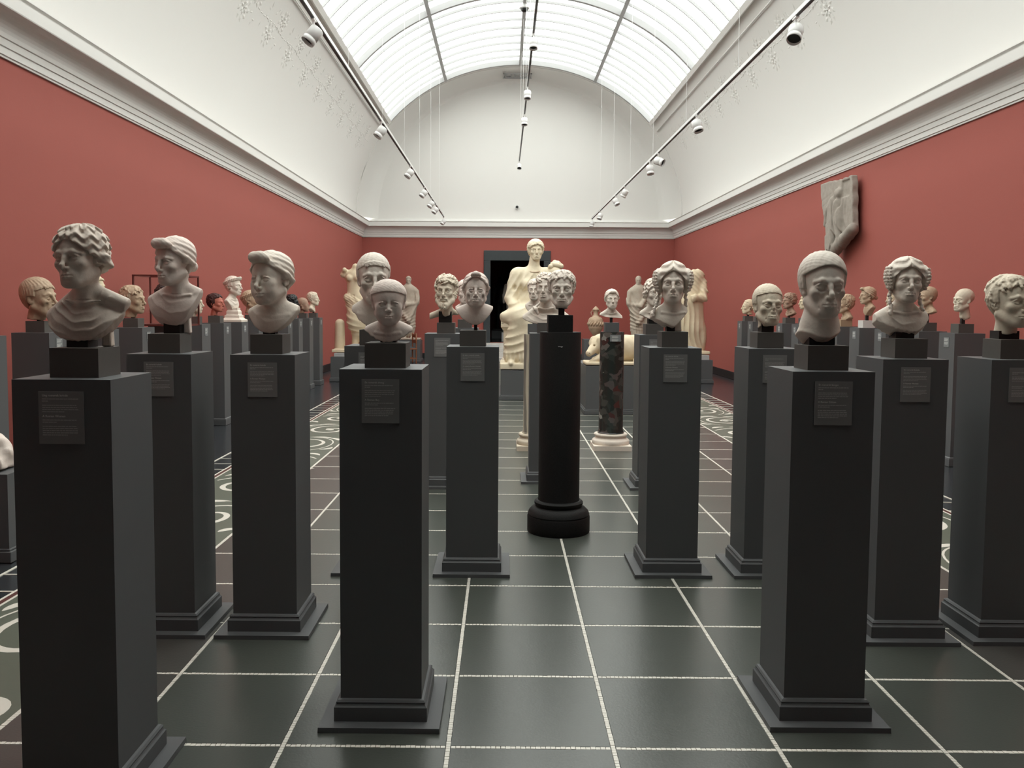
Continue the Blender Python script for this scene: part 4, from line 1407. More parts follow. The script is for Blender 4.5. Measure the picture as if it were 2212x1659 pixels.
bj = bust(0.358, 9.64, 1.679, 0.238, dict(hair='locks', turn=-0.18, w=0.92, seed=18, n=90, vox=0.015, age=0.5, bust=dict(wl=0.45, wr=0.45, zl=-0.3, zr=-0.3, zb=-0.7)),
     'short-haired man peering from behind the cloaked youth', S_WHITE, G2, pin=(0.05, 0.05, 1.58), zbase=1.30, block=False, block_h=0.115)
link('mount_block', MB().box(-0.078, 0.078, -0.078, 0.078, 0, 0.115).make('mount_block'), M_PED, bj)

# ================================================================== ROWS ALONG THE WALLS
GL, GR = 'pedestals along the left wall', 'pedestals along the right wall'
HL, HR = 'heads along the left wall', 'heads along the right wall'
NK = dict(chest=False, zb=-0.16, slope=0.0, neck=1.0)
SB = dict(wl=0.42, wr=0.42, zl=-0.24, zr=-0.24, zb=-0.50, pw=1.8)
LX, RX = -3.865, 4.745
def wall_head(side, y, zchin, size, spec, short, m_, pinh=None, hair_m=None, dturn=0.0, block_m=None, vox=0.022, dx=0.0):
    x = LX if side < 0 else RX
    rz = PI / 2 if side < 0 else -PI / 2
    where = 'left' if side < 0 else 'right'
    pedestal(x, y, 'pedestal under the %s' % short, GL if side < 0 else GR, rz, plate=False)
    sp = dict(spec); sp['vox'] = vox
    zb = sp['bust'].get('zb', -0.2) * size + zchin
    return bust(x + dx, y, zchin, size, sp, '%s, by the %s wall' % (short, where), m_, HL if side < 0 else HR, rz + dturn, pin=(0.035, 0.035, max(zb + 0.04, BT + 0.01), 0.0, 0.0), hair_m=hair_m, block_m=block_m, bx=x)
wall_head(-1, 17.395, 1.609, 0.273, dict(hair='locks', w=0.95, seed=31, n=60, bust=SB), 'small far bust of a short-haired man in profile', S_PALE, vox=0.026)
wall_head(-1, 16.515, 1.490, 0.270, dict(hair='skinhead', child=0.8, nose='stub', w=1.0, bust=dict(chest=False, zb=-0.10, neck=0.85)), 'worn pinkish child head', S_BROWN, vox=0.026)
wall_head(-1, 15.650, 1.521, 0.280, dict(hair='curls', seed=33, n=90, w=1.0, bust=NK), 'black basalt head', S_BLACK, vox=0.026)
wall_head(-1, 14.870, 1.575, 0.242, dict(hair='cap', w=0.95, T=0.05, bust=NK), 'white head seen just past the woman with the quiff', S_WHITE, vox=0.026)
wall_head(-1, 13.110, 1.530, 0.300, dict(hair='wreath', seed=35, w=1.0, bust=NK), 'leaf-crowned head with a reddish bald top', S_OCHRE, vox=0.022)
b7 = wall_head(-1, 12.260, 1.745, 0.271, dict(hair='wreath', seed=36, w=0.95, bust=dict(wl=0.55, wr=0.55, zl=-0.35, zr=-0.35, zb=-0.85, pw=2.2, folds=(0, 30, 0.01))), 'wreathed bust on a white stepped foot', S_WHITE, vox=0.019, dturn=-0.2)
for c in list(b7.children):
    if c.name.startswith('mount_block') or c.name.startswith('mounting_pin'):
        bpy.data.objects.remove(c, do_unlink=True)
bevel(MB().sqlathe([(0.150, 0.0), (0.150, 0.030), (0.115, 0.050), (0.105, 0.060), (0.105, 0.095), (0.085, 0.105), (0.085, 0.150), (0.070, 0.170), (0.070, 0.20)]).obj('white_foot', S_WHITE, b7), 0.003)
wall_head(-1, 11.480, 1.511, 0.248, dict(hair='locks', seed=37, w=0.95, n=60, es=1.2, bust=dict(chest=False, zb=-0.18, neck=0.85)), 'salmon-painted head with maroon hair', S_REDHEAD, hair_m=S_REDHAIR, vox=0.018, dturn=-0.1)
wall_head(-1, 10.655, 1.498, 0.265, dict(hair='locks', seed=38, w=0.92, n=70, es=1.1, nl=1.6, bust=NK), 'youthful head in sharp profile beside the bun-haired woman', S_PALE, vox=0.018)
wall_head(-1, 8.915, 1.510, 0.290, dict(hair='locks', seed=39, w=0.95, n=60, es=1.1, bust=dict(chest=False, zb=-0.14, slope=0.0, neck=1.0)), 'brown-stained head with a jutting chin', S_OCHRE, vox=0.016, dturn=-0.15)
wall_head(-1, 8.070, 1.635, 0.250, dict(hair='fringe', seed=40, w=0.92, bust=SB), 'ochre face peeping past the nearest woman', S_CREAM, vox=0.02, dturn=-0.2)
wall_head(-1, 7.110, 1.496, 0.323, dict(hair='fringe', seed=41, w=0.95, zf=0.76, es=1.25, age=0.4, bust=dict(chest=False, zb=-0.08, slopey=0.10, neck=1.1)), 'big brown-backed head with a cropped fringe', S_OCHRE, vox=0.015, dturn=-0.1)
pedestal(LX, 6.20, 'dark grey pedestal at the left picture edge', GL, PI / 2, plate=False)
# right wall
wall_head(1, 16.590, 1.503, 0.277, dict(hair='cap', T=0.03, line=(0.86, 1.0, 0.5, 0.0), w=0.95, bust=dict(chest=False, zb=-0.05)), 'cream head facing the hall, farthest along the row', S_CREAM, vox=0.024)
wall_head(1, 15.885, 1.530, 0.250, dict(hair='curls', seed=51, n=80, w=1.0, bust=NK), 'curly head hidden behind the broken-nosed man', S_CREAM, vox=0.026)
wall_head(1, 14.215, 1.606, 0.260, dict(hair='curls', seed=52, n=110, w=1.0, bust=dict(wl=0.45, wr=0.45, zl=-0.32, zr=-0.32, zb=-0.50, pw=1.2)), 'curly brown head on a cream neck', S_BROWN, vox=0.022, dturn=0.25)
wall_head(1, 13.450, 1.600, 0.224, dict(hair='fringe', w=0.95, bust=SB), 'pale face in profile beside the stern man', S_CREAM, vox=0.024)
wall_head(1, 11.900, 1.546, 0.263, dict(hair='locks', seed=54, n=60, w=0.95, bust=SB), 'ochre bust on a tan block', S_OCHRE, vox=0.022, block_m=mat('tan_stone_block', (0.36, 0.25, 0.16), 0.7))
wall_head(1, 11.175, 1.671, 0.223, dict(hair='nodus', seed=55, w=0.97, rw=0.12, rr=0.075, rz=0.88, bust=dict(wl=0.5, wr=0.5, zl=-0.22, zr=-0.22, zb=-0.70, pw=1.3)), 'woman in profile with brow roll and bun on a white block', S_OCHRE, vox=0.018, block_m=mat('white_stone_block', (0.62, 0.60, 0.57), 0.6))
wall_head(1, 10.415, 1.623, 0.218, dict(hair='fringe', seed=56, w=0.95, age=0.6, bust=SB), 'weathered face showing past the curl-clustered woman', S_CREAM, vox=0.02, dturn=0.15)
wall_head(1, 9.600, 1.640, 0.222, dict(hair='skinhead', w=0.97, bust=dict(wl=0.5, wr=0.5, zl=-0.30, zr=-0.30, zb=-0.40, pw=1.4)), 'bald ochre head behind the curl-clustered woman', S_OCHRE, vox=0.018)
wall_head(1, 8.850, 1.587, 0.238, dict(w=0.98, age=1.0, nose='stub', deep=1.3, bald_noise=True, bust=dict(chest=False, zb=-0.38, slopey=0.35, neck=1.0)), 'hairless gaunt head with sunken cheeks', S_PALE, vox=0.015, dturn=0.2)

# glass case with a dark head between the left-wall pedestals
pedestal(-3.83, 9.72, 'dark grey pedestal by the left wall, under the glass case', GL, PI / 2, plate=False, lab=False)
case = empty('display_case', (-3.83, 9.72, PT))
tag(case, 'red-framed glass case behind the woman with the nape bun', 'display case')
cw, cd, chh = 0.28, 0.23, 0.57
for sx in (-1, 1):
    for sy in (-1, 1):
        MB().box(sx * cw - 0.009, sx * cw + 0.009, sy * cd - 0.009, sy * cd + 0.009, 0, chh).obj('post', M_CASE, case)
    MB().box(sx * cw - 0.007, sx * cw + 0.007, -cd, cd, chh - 0.016, chh).obj('rail', M_CASE, case)
    MB().box(sx * cw - 0.003, sx * cw + 0.003, -cd + 0.01, cd - 0.01, 0.02, chh - 0.016).obj('glass_pane', M_CASEGLASS, case)
for sy in (-1, 1):
    MB().box(-cw, cw, sy * cd - 0.007, sy * cd + 0.007, chh - 0.016, chh).obj('rail', M_CASE, case)
    MB().box(-cw + 0.01, cw - 0.01, sy * cd - 0.003, sy * cd + 0.003, 0.02, chh - 0.016).obj('glass_pane', M_CASEGLASS, case)
MB().box(-cw, cw, -cd, cd, 0, 0.02).obj('tray', M_CASE, case)
bust(-3.84, 9.72, 1.60, 0.235, dict(hair='curls', seed=61, vox=0.024, n=70, bust=dict(chest=False, zb=-0.2)), 'dark bronze head inside the glass case', M_BRONZE, HL, PI / 2, pin=(0.04, 0.04, 1.58), block=False, block_h=0.02)

# ================================================================== STATUES
def plinth_box(x0, x1, y0, y1, top, label, slab=None):
    r = empty('statue_plinth', ((x0 + x1) / 2, (y0 + y1) / 2, 0))
    tag(r, label, 'plinth', 'statue plinths')
    w, d = (x1 - x0) / 2, (y1 - y0) / 2
    z0 = top - (slab or 0)
    MB().box(-w, w, -d, d, 0.07, z0).obj('body', M_PED, r)
    g = MB().box(-w - 0.025, w + 0.025, -d - 0.025, d + 0.025, 0.0, 0.065).box(-w - 0.012, w + 0.012, -d - 0.012, d + 0.012, 0.065, 0.085)
    bevel(g.obj('base_moulding', M_PED, r), 0.006)
    if slab:
        bevel(MB().box(-w + 0.06, w - 0.06, -d + 0.06, d - 0.06, z0, top).obj('top_slab', M_SLAB, r), 0.006)
    return r
def statue(name, label, cat, V, m_, loc, rz=0.0, extra=None):
    r = empty(name, loc, rz)
    tag(r, label, cat, 'statues at the far end of the hall')
    link('figure', V.mesh('figure', 1), m_, r)
    return r
def statue_head(root, c, size, turn, spec, m_, vox=0.024):
    """head and hair of a statue as parts: c = chin position"""
    sp = dict(spec); sp['size'] = size; sp['vox'] = vox
    sp.setdefault('bust', dict(chest=False, zb=-0.22))
    hd, hm = portrait(sp)
    link('head', hd, m_, root, c, turn)
    if hm: link('hair', hm, m_, root, c, turn)
def folds(ph, sharp=1.3):
    """soft ridges of cloth"""
    return (1 - np.abs(np.sin(0.5 * ph))) ** sharp

# half-draped headless woman in the far left corner
plinth_box(-3.655, -2.72, 18.06, 18.95, 0.60, 'grey plinth in the far left corner, under the half-draped torso', 0.075)
V = Vol((-0.46, -0.36, -0.02), (0.46, 0.36, 1.98), 0.014)
V.ell((0.02, 0.0, 1.62), (0.205, 0.135, 0.17), 0.06)
V.ell((0.03, 0.0, 1.40), (0.165, 0.125, 0.20), 0.08)
V.ell((0.07, 0.0, 1.16), (0.215, 0.16, 0.20), 0.10)
for sx in (-1, 1):
    V.ell((0.02 + sx * 0.085, -0.115, 1.585), (0.072, 0.06, 0.070), 0.03)
V.cone((0.03, 0.0, 1.72), (0.05, -0.01, 1.83), 0.075, 0.070, 0.05)
V.cone((-0.16, 0, 1.71), (-0.21, -0.02, 1.66), 0.072, 0.068, 0.04)
V.cone((-0.20, -0.02, 1.70), (-0.17, -0.10, 1.76), 0.055, 0.05, 0.02)
V.cone((0.20, 0, 1.70), (0.28, -0.02, 1.60), 0.07, 0.06, 0.04)
V.ell((0.04, -0.135, 1.20), (0.018, 0.03, 0.018), 0.02, '-')
D = Vol((-0.46, -0.36, -0.02), (0.46, 0.36, 1.98), 0.014)
D.cone((0.075, 0, 1.02), (0.12, 0, 0.62), 0.235, 0.225, 0.06, '+', (1.0, 1.25))
D.cone((0.12, 0, 0.62), (0.14, 0, 0.42), 0.22, 0.17, 0.06, '+', (1.0, 1.25))
D.cone((-0.10, -0.06, 1.16), (0.28, -0.10, 0.98), 0.10, 0.07, 0.05)
D.ell((0.02, -0.10, 0.72), (0.13, 0.12, 0.25), 0.08)
D.disp((0.1, 0, 0.75), 0.8, lambda x, y, z: -0.030 * folds(62 * (np.sqrt((x - 0.30) ** 2 * 0.8 + (z - 1.25) ** 2) + 0.02 * np.sin(9 * z + 4 * x))) * (0.6 + 0.4 * np.sin(7 * x + 5 * z)) * sstep(0.3, 0.45, z) - 0.012 * folds(120 * (z + 0.6 * x)) * sstep(0.85, 1.0, z))
V.f = smin(V.f, D.f, 0.02)
V.cone((0.08, 0, 0.45), (0.02, -0.03, 0.06), 0.10, 0.060, 0.05)
V.cone((0.20, 0.05, 0.45), (0.24, 0.03, 0.06), 0.10, 0.065, 0.05)
V.ell((0.02, -0.08, 0.05), (0.06, 0.12, 0.05), 0.04); V.ell((0.24, -0.02, 0.05), (0.06, 0.12, 0.05), 0.04)
V.cone((-0.30, 0.02, 0.04), (-0.30, 0.02, 0.60), 0.115, 0.105, 0.01)
V.box((-0.02, 0, 0.01), (0.40, 0.28, 0.05), 0.01)
statue('headless_statue', 'cream half-draped headless torso beside a short pillar', 'statue', V, S_CREAM, (-3.24, 18.48, 0.62))

# headless draped figure at the far right
plinth_box(3.52, 4.49, 18.23, 19.15, 0.60, 'grey plinth under the headless cloaked figure by the right wall', 0.10)
V = Vol((-0.46, -0.36, -0.02), (0.46, 0.36, 1.90), 0.014)
V.cone((0.10, 0, 1.58), (0.02, 0, 1.10), 0.19, 0.27, 0.08, '+', (1.0, 1.35))
V.cone((0.02, 0, 1.10), (0.05, 0, 0.55), 0.27, 0.29, 0.08, '+', (1.0, 1.3))
V.cone((0.05, 0, 0.55), (0.10, 0, 0.08), 0.29, 0.24, 0.08, '+', (1.0, 1.3))
V.ell((0.14, 0, 1.70), (0.17, 0.13, 0.13), 0.08)
V.ell((-0.22, 0.0, 0.72), (0.12, 0.16, 0.18), 0.10)
V.cone((0.28, -0.02, 1.55), (0.27, -0.16, 1.20), 0.085, 0.075, 0.04)
V.cone((0.27, -0.16, 1.20), (0.05, -0.26, 1.22), 0.075, 0.060, 0.03)
V.ell((0.04, -0.27, 1.20), (0.06, 0.06, 0.08), 0.02)
V.disp((0, 0, 0.9), 1.1, lambda x, y, z: -0.040 * folds(58 * (x + 0.22 * z + 0.03 * np.sin(5 * z)) + 2.0 * np.sin(4 * z)) * (0.6 + 0.4 * np.sin(9 * x + 3 * z)) * sstep(1.6, 1.2, z) - 0.020 * folds(60 * (z + 0.9 * x)) * sstep(1.1, 1.4, z))
V.ell((0.28, -0.02, 0.35), (0.10, 0.16, 0.30), 0.05)
V.box((0.06, 0, 0.01), (0.36, 0.26, 0.05), 0.01)
statue('headless_statue', 'tall headless figure wrapped in a long cloak, by the right wall', 'statue', V, S_CREAM, (4.06, 18.68, 0.62))

# two toga statues against the far wall
def togatus(seed, mirror):
    V = Vol((-0.46, -0.34, -0.02), (0.46, 0.34, 1.95), 0.015)
    mx = -1 if mirror else 1
    V.cone((0, 0, 1.42), (0, 0, 1.0), 0.215, 0.225, 0.08, '+', (1.0, 1.45))
    V.cone((0, 0, 1.0), (0.03 * mx, 0, 0.28), 0.235, 0.215, 0.08, '+', (1.0, 1.35))
    V.cone((0, 0, 1.50), (0, -0.01, 1.66), 0.075, 0.06, 0.06)
    for sx in (-1, 1):
        V.ell((sx * 0.18, 0, 1.43), (0.09, 0.10, 0.10), 0.06)
    V.cone((-0.24 * mx, 0, 1.40), (-0.26 * mx, -0.06, 1.08), 0.075, 0.07, 0.03)
    V.cone((0.24 * mx, 0, 1.40), (0.27 * mx, -0.05, 1.05), 0.08, 0.075, 0.04)
    V.cone((0.27 * mx, -0.05, 1.05), (0.27 * mx, -0.20, 1.02), 0.065, 0.05, 0.03)
    V.path([(0.22 * mx, -0.10, 1.30), (0.05 * mx, -0.19, 1.02), (-0.20 * mx, -0.10, 1.05)], [0.05, 0.06, 0.04], 0.04)
    V.path([(-0.22 * mx, -0.06, 1.0), (-0.02 * mx, -0.20, 0.55), (0.22 * mx, -0.10, 0.85)], [0.05, 0.05, 0.05], 0.05)
    V.disp((0, 0, 0.8), 1.0, lambda x, y, z: -0.030 * folds(75 * (np.sqrt((x - 0.25 * mx) ** 2 + (z - 1.25) ** 2) + 0.02 * np.sin(8 * x))) * (0.6 + 0.4 * np.sin(8 * x + 4 * z)) * sstep(1.40, 1.2, z) * sstep(0.25, 0.4, z) - 0.024 * folds(90 * x) * sstep(0.6, 0.35, z))
    V.cone((0.27 * mx, -0.12, 0.98), (0.25 * mx, -0.10, 0.30), 0.07, 0.05, 0.04)
    for sx in (-1, 1):
        V.cone((sx * 0.10, 0, 0.30), (sx * 0.11, -0.02, 0.06), 0.065, 0.05, 0.03)
        V.ell((sx * 0.11, -0.07, 0.05), (0.05, 0.11, 0.045), 0.03)
    V.box((0, 0, 0.0), (0.36, 0.24, 0.045), 0.01)
    return V
plinth_box(-3.15, -2.40, 24.75, 25.45, 0.62, 'grey plinth by the far wall, under the toga statue beside the chair')
st = statue('toga_statue', 'weathered toga statue behind the stern older man', 'statue', togatus(1, True), stone('weathered_marble', (0.46, 0.39, 0.32), (0.28, 0.22, 0.17), 9, 0.5), (-2.78, 25.10, 0.64))
statue_head(st, (0, 0.0, 1.60), 0.25, 0.05, dict(hair='fringe', w=0.95), MATS['weathered_marble'], 0.03)
plinth_box(3.40, 4.15, 23.60, 24.35, 0.62, 'grey plinth under the toga statue beside the urn')
st = statue('toga_statue', 'pale toga statue with a bald head between urn and ringleted woman', 'statue', togatus(2, False), stone('grey_cream_marble', (0.50, 0.44, 0.36), (0.30, 0.24, 0.18), 8, 0.5), (3.78, 23.98, 0.64))
statue_head(st, (0, 0.0, 1.60), 0.26, -0.1, dict(hair='skinhead', w=0.95, age=0.5), MATS['grey_cream_marble'], 0.03)

# colossal seated woman with a horn of plenty
plinth_box(-0.035, 1.15, 14.68, 16.70, 0.51, 'wide grey plinth under the colossal seated woman')
lo, hi, hh = (-0.62, -0.62, -0.02), (0.62, 0.56, 2.40), 0.016
V = Vol(lo, hi, hh)
V.ell((0.02, 0.10, 1.52), (0.27, 0.19, 0.30), 0.08)
V.ell((0.0, 0.10, 1.18), (0.27, 0.22, 0.26), 0.10)
for sx in (-1, 1):
    V.ell((0.02 + sx * 0.24, 0.10, 1.66), (0.14, 0.13, 0.13), 0.08)
    V.ell((0.02 + sx * 0.11, -0.06, 1.48), (0.09, 0.08, 0.09), 0.06)
V.cone((0.04, 0.08, 1.72), (0.06, 0.06, 1.98), 0.105, 0.09, 0.06)
V.cone((-0.26, 0.08, 1.64), (-0.36, 0.00, 1.22), 0.125, 0.11, 0.05)           # right arm, broken below the elbow
V.cone((-0.36, 0.00, 1.22), (-0.33, -0.16, 1.12), 0.10, 0.075, 0.04)
V.ell((-0.30, -0.10, 1.42), (0.05, 0.08, 0.06), 0.03, '-')
V.cone((0.28, 0.08, 1.64), (0.36, 0.0, 1.25), 0.12, 0.10, 0.05)
V.box((0.05, 0.22, 0.45), (0.42, 0.30, 0.43), 0.03)                             # seat
V.cone((-0.14, 0.10, 0.98), (-0.20, -0.38, 0.90), 0.20, 0.17, 0.08)           # thighs, knees
V.cone((0.20, 0.10, 0.98), (0.24, -0.36, 0.92), 0.20, 0.17, 0.08)
V.cone((-0.20, -0.38, 0.88), (-0.34, -0.30, 0.22), 0.165, 0.15, 0.08)
V.cone((0.24, -0.36, 0.90), (0.20, -0.40, 0.22), 0.165, 0.15, 0.08)
V.cone((-0.05, -0.36, 0.70), (-0.08, -0.36, 0.20), 0.16, 0.19, 0.10)
V.ell((-0.20, -0.12, 0.90), (0.36, 0.30, 0.16), 0.10)
V.disp((0, 0, 0.9), 1.4, lambda x, y, z: -0.040 * folds(48 * (np.sqrt((x + 0.42) ** 2 * 0.7 + (z - 1.35) ** 2) + 0.03 * np.sin(6 * x + 3 * z))) * (0.55 + 0.45 * np.sin(5 * x + 6 * z + 1)) * sstep(1.30, 1.1, z) * sstep(0.18, 0.35, z)
       - 0.022 * folds(60 * (np.abs(x - 0.05) * 0.9 + 0.55 * z)) * sstep(1.15, 1.35, z) * sstep(1.80, 1.6, z) * sstep(0.25, 0.0, y) - 0.035 * folds(85 * x) * sstep(0.34, 0.2, z))
V.ell((-0.36, -0.46, 0.10), (0.06, 0.13, 0.06), 0.04)
V.ell((0.18, -0.52, 0.10), (0.06, 0.12, 0.06), 0.04)
V.box((-0.05, -0.05, 0.03), (0.50, 0.50, 0.075), 0.01)
V.path([(0.34, -0.06, 1.10), (0.40, -0.04, 1.40), (0.42, 0.0, 1.68)], [0.06, 0.09, 0.125], 0.03)   # horn of plenty
seated = statue('seated_statue', 'colossal cream woman seated with a horn of plenty', 'statue', V, stone('bright_cream_marble', (0.74, 0.66, 0.50), (0.52, 0.40, 0.24), 6, 0.3), (0.50, 15.28, 0.53))  # spotlit brightness and warmth put into her stone colour
statue_head(seated, (0.075, 0.06, 1.905), 0.365, 0.10, dict(hair='veil', w=1.05, jaw=0.92, ears=False, seed=71), MATS['bright_cream_marble'], 0.017)
F = Vol((0.2, -0.25, 1.55), (0.68, 0.25, 2.0), 0.013)
rg = random.Random(8)
for i in range(34):
    a = rg.uniform(0, 2 * PI); r = rg.uniform(0, 0.13); q = rg.uniform(0.032, 0.048)
    F.ell((0.43 + r * math.cos(a), 0.0 + r * math.sin(a), 1.76 + 0.10 * (1 - (r / 0.13) ** 2) + rg.uniform(-0.02, 0.02)), (q, q, q), 0.006)
link('fruit_heap', F.mesh('fruit_heap', 0), MATS['bright_cream_marble'], seated)
nk = MB().tube([(0.05 + 0.125 * math.cos(PI + t * PI / 12), 0.06 - 0.13 * math.sin(t * PI / 12), 1.74 - 0.045 * math.sin(t * PI / 12)) for t in range(13)], 0.010, 6)
nk.obj('necklace', S_OCHRE, seated, smooth=True)

# small marble altar behind her
alt = empty('marble_altar', (0.16, 16.35, 0.51))
tag(alt, 'white marble altar block with moulded top, behind the seated woman', 'altar')
bevel(MB().sqlathe([(0.20, 0), (0.20, 0.07), (0.185, 0.09), (0.17, 0.12), (0.155, 0.13)]).obj('foot', S_PALE, alt), 0.006)
bevel(MB().box(-0.15, 0.15, -0.15, 0.15, 0.12, 0.66).obj('body', S_PALE, alt), 0.006)
bevel(MB().sqlathe([(0.155, 0.65), (0.17, 0.67), (0.185, 0.70), (0.20, 0.71), (0.20, 0.80), (0.19, 0.815)]).obj('crown', S_PALE, alt), 0.006)
g = MB()
for sx in (-1, 1):
    g.lathe([(0.04, -0.20), (0.04, 0.20)], n=16)
for i, v in enumerate(g.v):
    sx = -1 if i < len(g.v) // 2 else 1
    g.v[i] = (v[0] + sx * 0.16, v[2], v[1] + 0.82)
g.obj('scroll_bolsters', S_PALE, alt, smooth=False)

# lying sow
plinth_box(1.245, 2.30, 12.745, 14.2, 0.73, 'grey plinth behind the green breccia column, under the marble sow')
V = Vol((-0.62, -0.40, -0.02), (0.62, 0.40, 0.62), 0.011)
V.ell((0.15, 0.04, 0.235), (0.40, 0.20, 0.205), 0.05)
V.ell((-0.15, 0.02, 0.255), (0.20, 0.19, 0.20), 0.08)
V.ell((0.40, 0.05, 0.22), (0.17, 0.19, 0.18), 0.06)
V.ell((-0.30, -0.05, 0.30), (0.16, 0.15, 0.155), 0.07)
V.cone((-0.36, -0.10, 0.29), (-0.475, -0.23, 0.185), 0.105, 0.055, 0.06)        # head and snout
V.cone((-0.475, -0.23, 0.185), (-0.50, -0.265, 0.165), 0.052, 0.050, 0.02)
for sx in (-1, 1):
    V.ell((-0.515 + sx * 0.016, -0.305, 0.168 - sx * 0.004), (0.010, 0.014, 0.012), 0.008, '-')
V.ell((-0.33, -0.20, 0.335), (0.045, 0.025, 0.085), 0.02, '+', rot3('Y', -0.5))  # ears
V.ell((-0.44, -0.06, 0.345), (0.040, 0.022, 0.075), 0.02, '+', rot3('Y', 0.35))
V.ell((-0.415, -0.205, 0.275), (0.020, 0.018, 0.016), 0.01, '-')
V.ell((-0.455, -0.145, 0.280), (0.020, 0.018, 0.016), 0.01, '-')
V.cone((-0.24, -0.16, 0.14), (-0.40, -0.24, 0.06), 0.07, 0.045, 0.03)          # folded legs
V.cone((-0.40, -0.24, 0.06), (-0.47, -0.26, 0.04), 0.04, 0.032, 0.02)
V.cone((-0.20, 0.08, 0.12), (-0.40, 0.02, 0.05), 0.065, 0.04, 0.03)
V.cone((0.36, -0.13, 0.15), (0.22, -0.22, 0.06), 0.105, 0.05, 0.03)
V.cone((0.22, -0.22, 0.06), (0.40, -0.23, 0.045), 0.045, 0.035, 0.02)
V.path([(0.55, 0.04, 0.24), (0.585, 0.0, 0.18), (0.56, -0.04, 0.14)], 0.016, 0.02)
V.disp((0, 0, 0.3), 0.9, lambda x, y, z: 0.004 * np.sin(40 * x + 10 * z) * np.sin(33 * y + 21 * z))
V.box((-0.02, -0.04, 0.0), (0.53, 0.29, 0.035), 0.01)
sow = statue('sow_sculpture', 'cream marble sow lying down behind the green breccia column', 'sculpture', V, MATS['cream_marble'], (1.80, 13.12, 0.75))

# two-handled urn
plinth_box(2.25, 2.95, 23.65, 24.35, 0.72, 'grey plinth by the far wall, under the stone urn')
urn = empty('urn', (2.60, 24.0, 0.72))
tag(urn, 'ochre stone urn with pointed lid, behind the marble sow', 'urn')
autosmooth(MB().lathe([(0.13, 0.0), (0.14, 0.02), (0.11, 0.05), (0.07, 0.09), (0.10, 0.15), (0.17, 0.24), (0.195, 0.30), (0.20, 0.31), (0.20, 0.335), (0.205, 0.36), (0.21, 0.47), (0.205, 0.54), (0.17, 0.60), (0.085, 0.645), (0.065, 0.68), (0.062, 0.76), (0.075, 0.80), (0.088, 0.82)], n=40).obj('body', S_OCHRE, urn))
autosmooth(MB().lathe([(0.095, 0.82), (0.098, 0.835), (0.06, 0.875), (0.025, 0.915), (0.004, 0.925)], n=32).obj('lid', S_OCHRE, urn))
for sx in (-1, 1):
    MB().tube([(sx * 0.065, 0, 0.79), (sx * 0.12, 0, 0.79), (sx * 0.135, 0, 0.76), (sx * 0.125, 0, 0.68), (sx * 0.07, 0, 0.665)], 0.011, 7).obj('handle', S_OCHRE, urn, smooth=True)
g = MB()
rg = random.Random(2)
for k in range(16):
    a = 2 * PI * k / 16
    g.tube([(0.20 * math.cos(a), 0.20 * math.sin(a), 0.37), (0.222 * math.cos(a + 0.15), 0.222 * math.sin(a + 0.15), 0.43), (0.205 * math.cos(a + 0.35), 0.205 * math.sin(a + 0.35), 0.50)], [0.018, 0.026, 0.008], 6)
g.obj('carved_leaves', S_OCHRE, urn, smooth=True)

# relief fragment high on the right wall
V = Vol((-0.80, -0.20, 2.36), (0.80, 0.03, 3.70), 0.012)
OUT = [(-0.68, 3.60), (-0.30, 3.60), (0.02, 3.56), (0.55, 3.56), (0.60, 3.30), (0.62, 2.95), (0.66, 2.74), (0.42, 2.62), (0.05, 2.47), (-0.12, 2.41), (-0.14, 2.60), (-0.10, 2.72), (-0.28, 2.78), (-0.34, 2.95), (-0.30, 3.02), (-0.52, 3.10), (-0.60, 3.25), (-0.66, 3.45)]
def poly_d(x, y, z):
    d = None
    xs_, zs_ = x + 0 * z, z + 0 * x
    inside = np.zeros(np.broadcast(x, y, z).shape, dtype=bool)
    best = np.full(inside.shape, 9.0, dtype=np.float32)
    n = len(OUT)
    X_, Z_ = np.broadcast_to(x, inside.shape), np.broadcast_to(z, inside.shape)
    for i in range(n):
        (ax, az), (bx_, bz) = OUT[i], OUT[(i + 1) % n]
        ex, ez = bx_ - ax, bz - az
        t = np.clip(((X_ - ax) * ex + (Z_ - az) * ez) / (ex * ex + ez * ez), 0, 1)
        best = np.minimum(best, np.hypot(X_ - ax - t * ex, Z_ - az - t * ez))
        c = ((az > Z_) != (bz > Z_)) & (X_ < (bx_ - ax) * (Z_ - az) / (bz - az + 1e-9) + ax)
        inside ^= c
    d2 = np.where(inside, -best, best) + 0.012 * np.sin(31 * X_ + 2) * np.sin(27 * Z_)
    dep = np.maximum(y - 0.01, -(y + 0.085))
    return np.maximum(d2, dep)
V.fn((0, -0.08, 3.0), 1.2, poly_d, 0.0, '+')
V.path([(0.0, -0.10, 3.25), (-0.02, -0.11, 2.95), (-0.05, -0.12, 2.60)], [0.09, 0.12, 0.13], 0.05)
V.path([(0.10, -0.10, 3.20), (0.22, -0.11, 2.95), (0.25, -0.10, 2.66)], [0.07, 0.08, 0.07], 0.04)
V.path([(-0.05, -0.10, 3.28), (-0.22, -0.12, 3.08), (-0.24, -0.13, 2.92)], [0.06, 0.06, 0.05], 0.03)
V.ell((0.10, -0.10, 3.36), (0.10, 0.05, 0.08), 0.03)
V.ell((-0.02, -0.13, 2.76), (0.14, 0.06, 0.16), 0.04)
V.box((0.34, -0.10, 3.40), (0.14, 0.04, 0.12), 0.02, '-')
V.cone((0.66, -0.09, 2.78), (-0.06, -0.11, 2.46), 0.075, 0.06, 0.03)
for q in (0.0, 0.035, 0.07):
    V.cone((0.70, -0.18, 2.80 - q), (-0.06, -0.18, 2.49 - q), 0.010, 0.010, 0.01, '-')
